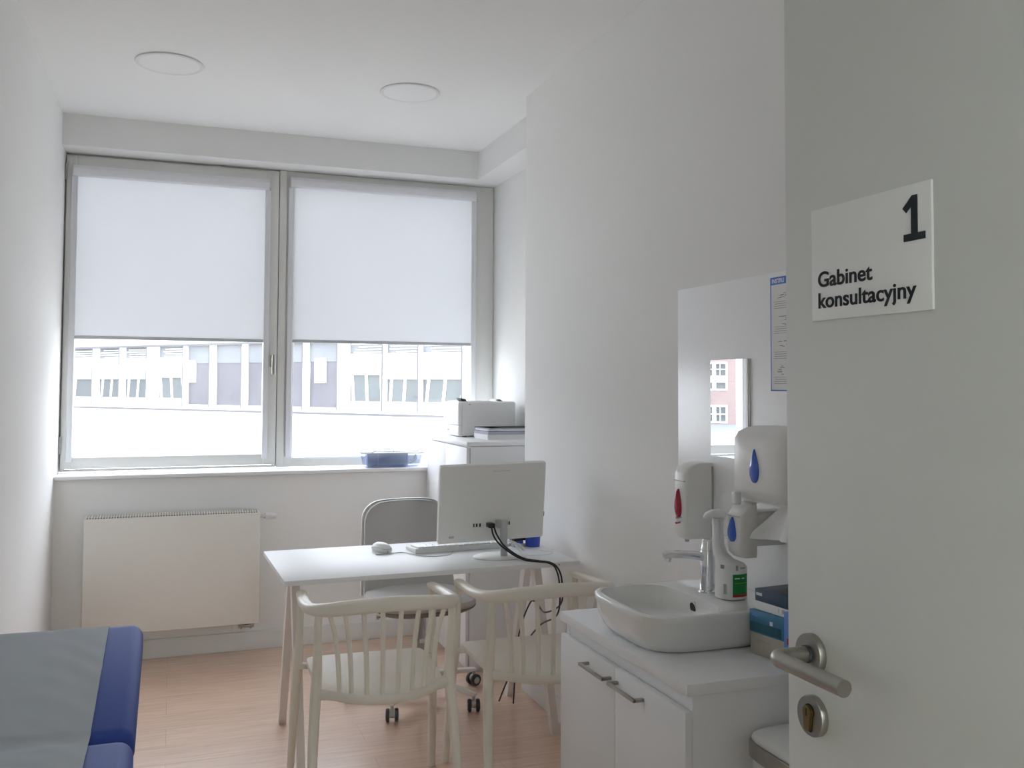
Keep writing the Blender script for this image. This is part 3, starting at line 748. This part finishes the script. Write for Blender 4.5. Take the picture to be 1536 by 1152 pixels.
# basin
t = thing('wash_basin', 'white rounded ceramic basin sitting on the sink cabinet', 'wash basin', (1.325, 2.245, VZ))
b = B()
n = 72
specs = [(-.001, 0, .0005, .180, .160, 3.6), (-.001, 0, .004, .189, .168, 3.8), (-.001, 0, .022, .203, .181, 4), (0, 0, .050, .214, .191, 4.2), (0, 0, .080, .219, .197, 4.4), (0, 0, .096, .2205, .199, 4.6), (0, 0, .1005, .217, .196, 4.6), (0, 0, .101, .213, .192, 4.6),
         (-.088, 0, .1008, .116, .186, 4.2), (-.088, 0, .099, .112, .182, 4.0), (-.088, 0, .085, .109, .178, 3.8), (-.086, 0, .050, .100, .165, 3.4), (-.084, 0, .026, .080, .135, 3), (-.082, 0, .019, .04, .07, 2.4), (-.082, 0, .018, .02, .022, 2)]
b.superrings(specs, n)
b.build('bowl', 'ceramic', t, angle=50)
B().lathe([(.020, .0), (.021, .002), (.015, .0035), (.001, .003)], (-.082, 0, .0185), 20).build('drain', 'chrome', t)
b = B(); b.sweep([(.0150, -.005, .068), (.030, -.005, .071)], [(.0125, .0165), (.0125, .0165)], (0, 0, 1), 18); b.build('overflow_hole', 'black', t)
b = B(); b.sweep([(.0162, -.005, .068), (.0215, -.005, .0690)], [(.0140, .0180), (.0135, .0175)], (0, 0, 1), 18); b.build('overflow_ring', 'chrome', t)
# tap
t = thing('basin_tap', 'chrome mixer tap standing on the basin ledge', 'tap', (1.410, 2.275, VZ+.1008))
B().lathe([(.001, 0), (.025, 0), (.025, .004), (.0215, .007), (.0205, .07), (.0205, .112), (.019, .115), (.001, .115)], n=32).build('body', 'chrome', t)
b = B(); b.sweep([(-.010, .004, .097), (-.05, .013, .103), (-.105, .026, .105), (-.122, .030, .102)], [(.0155, .0125), (.0150, .0110), (.0150, .0100), (.0135, .0085)], (0, 0, 1), 18, 2.8, smooth=4); sp = b.build('spout', 'chrome', t)
B().cyl((-.108, .0265, .098), (-.110, .027, .086), .0095, .009, 18).build('aerator', 'chrome', sp)
b = B(); b.lathe([(.0195, .1155), (.0195, .122), (.0175, .126), (.0165, .142), (.013, .146), (.001, .147)], n=28); lv = b.build('lever', 'chrome', t)
b = B(); b.sweep([(.0, .0, .140), (.02, -.012, .147), (.052, -.026, .154)], [(.009, .005), (.008, .004), (.006, .003)], (0, 0, 1), 12, 2.6, smooth=4); b.build('lever_arm', 'chrome', lv)
# splash panel, mirror, poster
o = B().box(XR-.004, XR, 1.30, 2.73, VZ+.001, 1.752, .001).build('splash_panel', 'panel'); o['kind'] = 'structure'; o.name = 'trim_3'; o['label'] = 'white splash panel on the wall behind the basin'
t = thing('wall_mirror', 'small rectangular mirror on the splash panel above the basin', 'mirror', (XR-.0042, 2.419, 1.218))
B().box(-.0055, -.0012, -.102, .102, 0, .296).build('mirror_glass', 'mirror', t, flat=True)
B().box(-.0012, 0, -.101, .101, .001, .295).build('backing', 'dark', t)
t = thing('instruction_poster', 'blue-framed white instruction poster right of the mirror', 'poster', (XR-.0042, 2.110, 1.420))
pwid, phei = .210, .318
B().box(-.0012, 0, -pwid/2, pwid/2, 0, phei).build('sheet', 'white_paper', t, flat=True)
b = B().box(-.0016, -.0011, -pwid/2, pwid/2, 0, .0035).box(-.0016, -.0011, -pwid/2, -pwid/2+.0035, 0, phei).box(-.0016, -.0011, pwid/2-.0035, pwid/2, 0, phei).box(-.0017, -.0011, -pwid/2, pwid/2, phei-.021, phei)
b.build('border', 'blueink', t, flat=True)
tm = axes((-.0019, pwid/2-.008, phei-.0165), (0, -1, 0), (0, 0, 1), (-1, 0, 0))
text('heading', 'INSTRU', .0165, 'white_paper', t, tm, .0004, .0004)
b = B()
z = phei-.030
sec = 0
def ln(y0, y1, z, h=.0012): b.box(-.0015, -.0011, pwid/2-y1, pwid/2-y0, z, z+h)
for sec in range(4):
    zt = phei-.030-sec*.070
    # line-art hands: short strokes
    for k in range(9):
        yy = .030+random.random()*.05; ln(yy, yy+.010+.012*random.random(), zt-.010-random.random()*.026, .0016)
    ln(.016, .18, zt-.040, .0009)
    for k in range(3): ln(.016+.004*(k == 0), .10+.07*random.random(), zt-.046-k*.006, .0012)
b.build('printed_lines', 'greyink', t, flat=True)

# dispensers
def drop(w, h, n=24):
    o = []
    for i in range(n):
        a = 2*pi*i/n; s = math.sin(a); c = math.cos(a)
        zz = c; ww = s*(1-.0)*(((1-zz)/2)**.55)*1.25
        o.append((ww*w/2, zz*h/2))
    return o
def body_rings(b, xf, xb, hw_f, hw_b, z0, z1, bulge, n=20, top_cut=.2):
    # wall housing lofted along z: section is a rounded D in the xy plane (front toward -x)
    def sec(z, k, kx=1.0):
        o = []
        for i in range(n+1):
            a = -pi/2+pi*i/n
            yy = hw_f*k*math.copysign(abs(math.sin(a))**.55, math.sin(a))
            xx = xf*kx - bulge*k*max(0, math.cos(a))**.8
            o.append(Vector((xx, yy, z)))
        o.append(Vector((xb, hw_b*k, z))); o.append(Vector((xb, -hw_b*k, z)))
        return o
    H = z1-z0
    return b.rings([sec(z0, .90, .90), sec(z0+.012, .98, .98), sec(z0+.03, 1), sec(z0+H*.5, 1), sec(z1-.035, 1, .98), sec(z1-.015, .97, .88), sec(z1-.004, .90, .66), sec(z1, .82, .45)])
# soap dispenser with red drop
t = thing('soap_dispenser', 'white wall soap dispenser with a red drop window', 'dispenser', (XR-.0042, 2.553, .963))
b = B(); body_rings(b, -.088, 0, .0365, .0365, 0, .232, .012); b.build('housing', 'warmplastic', t, angle=40)
b = B().box(-.006, -.0002, -.039, .039, .004, .222, .002); b.build('back_plate', 'greyplastic', t)
d = B(); mxd = axes((-.1025, 0, .108), (0, -1, 0), (0, 0, 1), (-1, 0, 0))
d.rings([[mxd @ Vector((x*k, y*k, zz)) for x, y in drop(.034, .088)] for k, zz in ((1, -.008), (1, .002), (.82, .007), (.45, .010), (.08, .011))]); d.build('drop_window', 'reddrop', t)
b = B(); b.sweep([(-.098, .016, .062), (-.107, .008, .056), (-.109, 0, .054), (-.107, -.008, .056), (-.098, -.016, .062)], [(.003, .006)]*5, (0, 0, 1), 8, smooth=3); pl = b.build('push_lever', 'whiteplastic', t)
b = B(); b.sweep([(-.103, .012, .051), (-.1115, 0, .047), (-.103, -.012, .051)], [(.0015, .003)]*3, (0, 0, 1), 6, smooth=3); b.build('red_lettering_band', 'redink', pl)
B().box(-.1014, -.086, -.030, .030, .176, .178).build('seam', 'greyplastic', t)
B().lathe([(.006, -.012), (.008, -.004), (.010, .004)], (-.072, 0, 0), 14).build('nozzle', 'grey', t)
# slim dispenser with a blue drop
t = thing('sanitiser_dispenser', 'slim white wall dispenser with a blue drop window above the spray bottle', 'dispenser', (XR-.0042, 2.182, .972))
b = B(); body_rings(b, -.138, -.096, .0345, .0345, 0, .150, .012); body_rings(b, -.112, 0, .031, .031, .030, .122, .006); b.build('housing', 'warmplastic', t, angle=40)
d = B(); mxd = axes((-.1525, 0, .074), (0, -1, 0), (0, 0, 1), (-1, 0, 0))
d.rings([[mxd @ Vector((x*k, y*k, zz)) for x, y in drop(.034, .066)] for k, zz in ((1, -.008), (1, .002), (.82, .006), (.45, .009), (.08, .010))]); d.build('drop_window', 'bluedrop', t)
b = B().box(-.148, -.126, -.010, .012, .140, .176, .006, 3); b.build('top_cap', 'whiteplastic', t)
B().box(-.1500, -.134, -.028, .028, .1095, .111).build('seam', 'greyplastic', t)
# towel dispenser
t = thing('towel_dispenser', 'large white paper towel dispenser with a blue drop window', 'dispenser', (XR-.0042, 2.112, 1.128))
b = B(); body_rings(b, -.102, 0, .124, .124, .0, .196, .022, 28); b.build('housing', 'warmplastic', t, angle=40)
d = B(); mxd = axes((-.1245, .006, .093), (0, -1, 0), (0, 0, 1), (-1, 0, 0))
d.rings([[mxd @ Vector((x*k, y*k, zz)) for x, y in drop(.043, .090)] for k, zz in ((1, -.008), (1, .001), (.82, .005), (.45, .008), (.08, .009))]); d.build('drop_window', 'bluedrop', t)
B().box(-.105, -.07, .118, .1252, .135, .182, .002).build('clear_side_window', 'clearplastic', t)
b = B(); body_rings(b, -.090, -.002, .112, .112, -.004, .030, .020, 24); b.build('base_tray', 'warmplastic', t, angle=40)
def towel(u, v, o):
    z = -.018 - u*.092
    hw = .024+.078*min(1, u*1.2)
    y = (v*2-1)*hw
    x = -.075 - .030*u + .012*math.cos(v*9.0)*u + .006*math.sin(v*17)*(u) + o
    return Vector((x, y+.005+.010*u, z+.006*math.sin(v*5)*u))
b = B().slab(lambda u, v: towel(u, v, 0), lambda u, v: towel(u, v, .0012), 14, 40)
o = b.build('paper_towel', 'white_paper', None, (XR-.0042, 2.030, 1.142)); tag(o, 'white paper towel hanging out under the large dispenser', 'paper towel')
# spray bottle
t = thing('cleaner_bottle', 'white bottle with a green label standing on the basin ledge', 'bottle', (1.428, 2.188, VZ+.1013))
b = B()
b.superrings([(0, 0, .0005, .036, .034, 2.4), (0, 0, .004, .041, .039, 2.4), (0, 0, .086, .041, .039, 2.4), (-.001, .004, .094, .038, .036, 2.4), (-.006, .022, .102, .026, .024, 2.2), (-.010, .036, .116, .020, .019, 2.1), (-.012, .042, .140, .0165, .0165, 2), (-.012, .044, .190, .0150, .0150, 2), (-.012, .044, .195, .012, .012, 2)], 40)
b.build('body', 'whiteplastic', t, angle=45)
def wrap(a0, a1, z0, z1, off, m, name, par):
    b = B()
    def f(u, v, o):
        a = R(a0+(a1-a0)*u); c, s = math.cos(a), math.sin(a); p = 2.4
        return Vector(((.041+o)*math.copysign(abs(c)**(2/p), c), (.039+o)*math.copysign(abs(s)**(2/p), s), z0+(z1-z0)*v))
    b.slab(lambda u, v: f(u, v, off), lambda u, v: f(u, v, -.0006), 12, 1)
    return b.build(name, m, par, flat=False)
lab = wrap(-112, -48, .017, .070, .0006, 'green', 'label', t)
wrap(-112, -48, .010, .0168, .0006, 'redink', 'label_band', lab)
wrap(-104, -88, .058, .0605, .0009, 'white_paper', 'label_print', lab); wrap(-82, -70, .058, .0605, .0009, 'white_paper', 'label_print', lab); wrap(-104, -60, .046, .0472, .0009, 'lime', 'label_print', lab)
wrap(-165, -148, .084, .094, .0006, 'greyink', 'printed_square', t)
for k in range(5): wrap(-150+k*3.0, -148.6+k*3.0, .018, .044, .0006, 'greyink', 'barcode_bar', t)
wrap(-100, -92, .080, .094, .0006, 'greyplastic', 'printed_logo', t); wrap(-86, -62, .084, .088, .0006, 'greyplastic', 'printed_logo', t)
b = B(); b.cyl((-.012, .044, .192), (-.012, .044, .208), .0165, .0155, 20); cp = b.build('trigger_collar', 'whiteplastic', t)
b = B(); b.sweep([(.004, .030, .214), (-.012, .044, .220), (-.030, .058, .217), (-.040, .066, .206)], [(.011, .010), (.014, .014), (.012, .012), (.008, .007)], (0, 0, 1), 14, 2.5, smooth=4); b.build('spray_head', 'whiteplastic', cp)
# glove boxes
def gbox(z, h, lx, ly, off, rz, m, label, extra):
    t = thing('glove_box', label, 'box', (1.386+off[0], 2.036+off[1], z), R(rz), 'glove boxes stacked beside the basin')
    B().box(0, lx, -ly, 0, 0, h, .0012).build('carton', m, t)
    for nm, mm, y0, y1, z0, z1 in extra:
        B().box(-.0008, .0006, -y1, -y0, z0, z1).build(nm, mm, t, flat=True)
    return t
gx = gbox(VZ+.0005, .054, .135, .245, (0, 0), 8, 'beigecard', 'beige cardboard box at the bottom of the stack beside the basin', (('printed_line', 'greyplastic', .02, .07, .036, .038), ('printed_line', 'greyplastic', .09, .10, .018, .028), ('lime_patch', 'lime', .155, .20, .034, .053)))
gbox(VZ+.0550, .055, .135, .245, (-.001, .002), 8, 'teal', 'blue and teal box in the middle of the stack beside the basin', (('teal_print', 'tealdark', .002, .11, .004, .026), ('pale_print', 'lightblue', .008, .032, .040, .046), ('pale_emblem', 'rail', .072, .082, .028, .038)))
t = gbox(VZ+.1105, .052, .130, .170, (.010, -.006), 6, 'navy', 'dark navy box with a white band on top of the stack', (('white_band', 'white_paper', .001, .135, .001, .022), ('pale_lettering', 'rail', .005, .026, .036, .043), ('printed_line', 'greyplastic', .085, .088, .008, .018), ('printed_line', 'greyplastic', .098, .108, .008, .018), ('printed_line', 'greyplastic', .114, .124, .008, .018)))
B().box(.02, .11, -.13, -.04, .0518, .0524).build('opening', 'black', t, flat=True)
t = thing('carton', 'blue and orange patterned carton standing against the right end of the box stack', 'box', (1.386, 1.9, VZ+.0005), R(8))
t.location = (1.402, 1.893, VZ+.0005)
B().box(-.022, -.004, -.09, .0, .0, .135, .001).build('board', 'lightblue', t)
B().box(-.0228, -.0214, -.088, -.024, .085, .132).build('orange_patch', 'orange', t, flat=True)
B().box(-.0228, -.0214, -.034, -.010, .060, .074).build('red_patch', 'redink', t, flat=True)

# pedal bin
t = thing('pedal_bin', 'white pedal bin with a metal rim below the door handle', 'bin', (1.375, 1.700, 0))
sp = lambda z, k: (0, 0, z, .142*k, .148*k, 6)
B().superrings([sp(.002, .86), sp(.012, .90), sp(.30, .95), sp(.603, .985)]).build('bucket', 'whiteplastic', t)
B().superrings([sp(.600, 1.015), sp(.602, 1.03), sp(.634, 1.03), sp(.636, 1.015)]).build('rim', 'steel', t)
B().superrings([sp(.6362, .985), sp(.640, 1.0), sp(.648, .985), sp(.653, .93), sp(.655, .6), sp(.656, .1)]).build('lid', 'whiteplastic', t, angle=50)
B().box(-.04, .04, -.19, -.12, .012, .026, .004).build('pedal', 'steel', t)

# ------------------------------------------------------------------ entrance door
DXF = .810
d1 = struct(B().box(DXF, DXF+.042, Y0, 1.100, .008, 2.055, .0015).build('door_1', 'door'), 'open white door with a room sign, lever handle and lock')
# lever
hy, hz = 1.045, 1.076
mxr = axes((DXF, hy, hz), (0, -1, 0), (0, 0, 1), (-1, 0, 0))
h = B(); h.lathe([(.001, 0), (.0265, 0), (.0265, .0085), (.0255, .0100), (.012, .0100), (.001, .0100)], n=40, mx=mxr); h = h.build('handle_rose', 'steel', d1)
b = B(); b.lathe([(.0115, .0100), (.0115, .014), (.0108, .014)], n=24, mx=mxr); b.build('collar', 'dark', h)
pts = [(DXF-.012, hy, hz), (DXF-.045, hy, hz+.0005), (DXF-.056, hy-.002, hz+.001), (DXF-.062, hy-.010, hz+.001), (DXF-.063, hy-.022, hz+.001), (DXF-.063, hy-.06, hz+.001), (DXF-.063, hy-.137, hz+.001)]
B().sweep(pts, .0104, (0, 0, 1), 22, smooth=5).build('lever', 'steel', h)
mxk = axes((DXF, hy-.003, .9955), (0, -1, 0), (0, 0, 1), (-1, 0, 0))
k = B(); k.lathe([(.001, 0), (.0265, 0), (.0265, .0085), (.0255, .0100), (.001, .0100)], n=40, mx=mxk); k = k.build('lock_rose', 'steel', d1)
cylp = [(.0085*math.cos(R(a)), .006+.0085*math.sin(R(a))) for a in range(-40, 221, 20)] + [(-.005, -.016), (-.003, -.018), (.003, -.018), (.005, -.016)]
b = B(); b.prism([(x*1.22, y*1.12) for x, y in cylp], .0006, mxk @ Matrix.Translation((0, 0, .0098))); b.build('cylinder_slot', 'black', k)
b = B(); b.prism(cylp, .0055, mxk @ Matrix.Translation((0, 0, .0096))); cy = b.build('lock_cylinder', 'brass', k)
b = B(); b.prism([(-.0011, .001), (.0011, .001), (.0011, .011), (-.0011, .011)], .0004, mxk @ Matrix.Translation((0, 0, .0150))); b.build('keyhole', 'black', cy)
b = B(); b.box(DXF-.0003, DXF+.0, .3, .31, 1.9, 1.91); b.bm.free()
# latch plate on the free edge
B().box(DXF+.012, DXF+.032, 1.0998, 1.1015, .93, 1.13).build('latch_plate', 'steel', d1)

# sign
t = thing('door_sign', 'white room sign numbered 1 on the open door', 'sign', (DXF, .932, 1.519))
sy, sz = .212, .149
B().box(-.004, -.0002, -sy/2, sy/2, 0, sz, .0008).build('plate', 'sign', t)
def sm(y, z): return axes((-.0044, y, z), (0, -1, 0), (0, 0, 1), (-1, 0, 0))
text('number', '1', .064, 'ink', t, sm(-.043, .079), .0006, .0012, sx=.98) if False else None
# numeral 1 with a foot serif
num = [(.000, .000), (.0335, .000), (.0335, .0085), (.0218, .0085), (.0218, .0530), (.0135, .0530), (-.0015, .0395), (.0042, .0335), (.0118, .0405), (.0118, .0085), (.000, .0085)]
b = B(); b.prism([(x, y) for x, y in num], .0007, sm(-.0290-.035+.0, .0825)); b.build('numeral', 'ink', t, flat=True)
text('lettering', 'Gabinet', .0282, 'ink', t, sm(sy/2-.013, .0445), .0006, .0005, sx=1.14)
text('lettering', 'konsultacyjny', .0282, 'ink', t, sm(sy/2-.013, .0165), .0006, .0005, sx=1.14)

# ------------------------------------------------------------------ outside: white office building
Q = Vector((-3.295, 36, 0)); dv = Vector((-math.sin(R(38)), math.cos(R(38)), 0))
nv_ = Vector((-dv.y, dv.x, 0))            # facing our window
if nv_.dot(Vector((0, 0, 0))-Q) < 0: nv_ = -nv_
off = Matrix.Identity(4)
fx = axes(Q, dv, -nv_, (0, 0, 1))          # local x along facade (away), local y into the building, z up
t = thing('office_building', 'long white office building with a window band seen through the window', 'building')
t.matrix_world = fx
S0, S1 = -34.0, 2.4
b = B().box(S0, S1, 0, 6, -6, .66).box(S0, S1, 0, 6, 2.66, 4.9).box(S0, S1, .9, 6, .6, 2.7)
b.build('wall', 'facade', t, flat=True)
b = B().box(S0, S1, -.05, 0, .60, .655).build('ledge', 'facadegrey', t, flat=True)
B().box(S0, S1, -.06, 0, .665, .72).build('ledge_cap', 'facade', t, flat=True)
B().box(S0, S1, -.05, 0, 2.65, 2.715).build('fascia_joint', 'facadegrey', t, flat=True)
wins = [(-1.13, 1.25, 'A'), (-2.61, -1.37, 'A'), (-4.04, -2.80, 'A'), (-5.85, -4.55, 'A'), (-7.09, -5.99, 'B'), (-8.53, -7.29, 'B'), (-9.86, -8.69, 'B'), (-11.06, -10.02, 'B'), (-12.39, -11.23, 'B'), (-14.03, -12.77, 'A'), (-15.25, -14.09, 'A'), (-16.66, -15.30, 'A')]
s = -16.72
while s > S0+1.4:
    wins.append((s-1.24, s, 'A')); s -= 1.42
prev = None
for a, c, kind in sorted(wins):
    w = B().box(a-.07, a, -.02, .12, .72, 2.66).box(c, c+.07, -.02, .12, .72, 2.66).box(a, c, -.01, .12, .72, .80)
    fr_ = w.build('window', 'facade', t, flat=True)
    B().box(a-.012, a+.034, -.028, .06, .72, 2.66).build('joint', 'facadegrey', fr_, flat=True)
    if kind == 'A':  # white bands, slats and slanted bars model reflections in the glass
        zt = random.choice((1.60, 1.66, 1.72))
        B().box(a, c, .08, .12, .80, .99).build('reflected_band', 'facade', fr_, flat=True)
        B().box(a, c, .06, .12, zt, 2.30).build('reflected_band', 'facade', fr_, flat=True)
        B().box(a, c, .12, .14, .95, zt).build('pane', 'paneA', fr_, flat=True)
        lb_ = B().box(a, c, .11, .13, 2.30, 2.66)
        lb_.build('upper_pane', 'paneblind', fr_, flat=True)
        sl = B()
        for k in range(4): sl.box(a+.05, c-random.uniform(.05, .4), .07, .10, 2.33+k*.075, 2.36+k*.075)
        sl.build('reflected_slats', 'facade', fr_, flat=True)
        mb = B(); w_ = c-a
        tl = random.uniform(-.10, .10)
        for k, f in enumerate((.08, .5, .9)):
            x = a+w_*f; mb.rings([[Vector((x-.045, yy, .95)), Vector((x+.045, yy, .95)), Vector((x+.045+tl, yy, zt)), Vector((x-.045+tl, yy, zt))] for yy in (.10, .13)])
        mb.build('reflected_mullion', 'facade', fr_, flat=True)
    else:
        B().box(a, c, .12, .14, .80, 2.10).build('pane', 'paneB', fr_, flat=True)
        B().box(a, c, .10, .13, 2.10, 2.66).build('pane_blind', 'paneblind', fr_, flat=True)
        if a < -11.1 and a > -12 or (a < -7.0 and a > -7.2):
            pass
for a, c in ((-4.50, -4.10), (-12.71, -12.45), (-5.99, -5.90)):
    B().box(a, c, -.02, .12, .72, 2.66).build('pier', 'facade', t, flat=True)
for a in (-6.2, -11.75):
    B().box(a-.12, a+.30, .07, .12, 1.5, 2.2).build('white_screen', 'facade', t, flat=True)

# brick building seen in the mirror
ct = Vector((-22.6, 40, 0)); ray = (ct-Vector((3.17, 0, 0))).normalized()
lx = Vector((ray.y, -ray.x, 0))            # to the right seen from the mirror image
fx = axes(ct, lx, ray, (0, 0, 1))
t = thing('brick_building', 'red brick building with white windows seen in the mirror', 'building')
t.matrix_world = fx
wl = [(-.16, 1.10, 1.28, 2.66), (-.16, 1.10, -.34, .52)]
xs = [-6.6, -4.4, -2.2, 0, 2.2, 4.4]
b = B().box(-9, 7, .25, 9, -8, 6.5)
zs = [-.36, .54, 1.26, 2.68]
# brick face with openings
for za, zb in ((-8, -.36), (.54, 1.26), (2.68, 6.5)): b.box(-9, 7, 0, .26, za, zb)
for za, zb in ((-.36, .54), (1.26, 2.68)):
    edges = [-9]
    for x in xs: edges += [x-.18, x+1.12]
    edges += [7]
    for i in range(0, len(edges), 2): b.box(edges[i], edges[i+1], 0, .26, za, zb)
b.build('wall', 'brick', t, flat=True)
for x in xs:
    for za, zb in ((-.36, .54), (1.26, 2.68)):
        w = B(); x0, x1 = x-.18, x+1.12
        w.box(x0, x0+.09, -.03, .12, za, zb).box(x1-.09, x1, -.03, .12, za, zb).box(x0, x1, -.03, .12, za, za+.09).box(x0, x1, -.03, .12, zb-.09, zb).box((x0+x1)/2-.09, (x0+x1)/2+.09, -.03, .12, za, zb)
        if zb > 1:
            w.box(x0, x1, -.02, .12, za+.62, za+.74)
            w.box(x0+.1, x1-.1, .02, .10, za+.40, za+.62)
        for xx in ((x0*.72+x1*.28), (x0*.28+x1*.72)): w.box(xx-.025, xx+.025, .0, .10, za+(.7 if zb > 1 else 0), zb)
        w.box(x0, x1, .0, .10, (zb-.36 if zb > 1 else (za+zb)/2)-.025, (zb-.36 if zb > 1 else (za+zb)/2)+.025)
        wf = w.build('window', 'facade', t, flat=True)
        B().box(x0, x1, .13, .15, za, zb).build('pane', 'paneA', wf, flat=True)
# low annex with a felt roof in front of it
t2 = thing('flat_roof_annex', 'low annex with a grey felt roof in front of the brick building', 'building')
t2.matrix_world = fx
b = B().box(-9, 7, -19.5, -.01, -8, -1.30).build('wall', 'facade', t2, flat=True)
b = B(); b.rings([[Vector((-9.2, -19.8, -1.30)), Vector((7.2, -19.8, -1.30)), Vector((7.2, -19.8, -1.20)), Vector((-9.2, -19.8, -1.20))], [Vector((-9.2, -.01, -1.30)), Vector((7.2, -.01, -1.30)), Vector((7.2, -.01, -.42)), Vector((-9.2, -.01, -.42))]]); b.build('roof', 'rooffelt', t2, flat=True)

# ------------------------------------------------------------------ sky light
WORLD = 2.75
w = bpy.data.worlds.new('overcast_sky'); S.world = w; w.use_nodes = True
nt = w.node_tree; bg = nt.nodes['Background']
tc = nt.nodes.new('ShaderNodeTexCoord'); sx = nt.nodes.new('ShaderNodeSeparateXYZ'); cr = nt.nodes.new('ShaderNodeValToRGB')
nt.links.new(tc.outputs['Generated'], sx.inputs[0])
mr = nt.nodes.new('ShaderNodeMapRange'); mr.inputs['From Min'].default_value = -1; mr.inputs['From Max'].default_value = 1
nt.links.new(sx.outputs['Z'], mr.inputs['Value']); nt.links.new(mr.outputs['Result'], cr.inputs['Fac'])
cr.color_ramp.elements[0].position = .40; cr.color_ramp.elements[0].color = (.42, .42, .41, 1)
cr.color_ramp.elements[1].position = .56; cr.color_ramp.elements[1].color = (.89, .95, 1.04, 1)
nt.links.new(cr.outputs['Color'], bg.inputs['Color']); bg.inputs['Strength'].default_value = WORLD

pl = bpy.data.lights.new('window_portal', 'AREA'); pl.shape = 'RECTANGLE'; pl.size = 2.3; pl.size_y = 1.66; pl.cycles.is_portal = True
po = bpy.data.objects.new('window_portal', pl); COL.objects.link(po); po.location = (.65, 5.66, 1.81); po.rotation_euler = (R(-90), 0, 0)

# ------------------------------------------------------------------ camera
F_PX, YAW, PITCH, ROLLC, SHY = 1398.6, 0.34859, 0.040181, 0.004908, -52.985
f = Vector((math.sin(YAW)*math.cos(PITCH), math.cos(YAW)*math.cos(PITCH), math.sin(PITCH)))
r = Vector((math.cos(YAW), -math.sin(YAW), 0)); u = r.cross(f)
r2 = r*math.cos(ROLLC)+u*math.sin(ROLLC); u2 = -r*math.sin(ROLLC)+u*math.cos(ROLLC)
cam = bpy.data.cameras.new('camera'); co = bpy.data.objects.new('camera', cam); COL.objects.link(co)
cam.sensor_fit = 'HORIZONTAL'; cam.sensor_width = 36; cam.lens = F_PX/1536*36
cam.shift_y = SHY/1536; cam.clip_start = .02; cam.clip_end = 500
co.matrix_world = axes((0, 0, 1.43), r2, u2, -f)
S.camera = co

S.view_settings.view_transform = 'Standard'; S.view_settings.look = 'None'
S.view_settings.gamma = 1; S.view_settings.use_curve_mapping = False
S.view_settings.exposure = 1.5
S.cycles.max_bounces = 16; S.cycles.diffuse_bounces = 10; S.cycles.transparent_max_bounces = 16
S.cycles.sample_clamp_indirect = 8
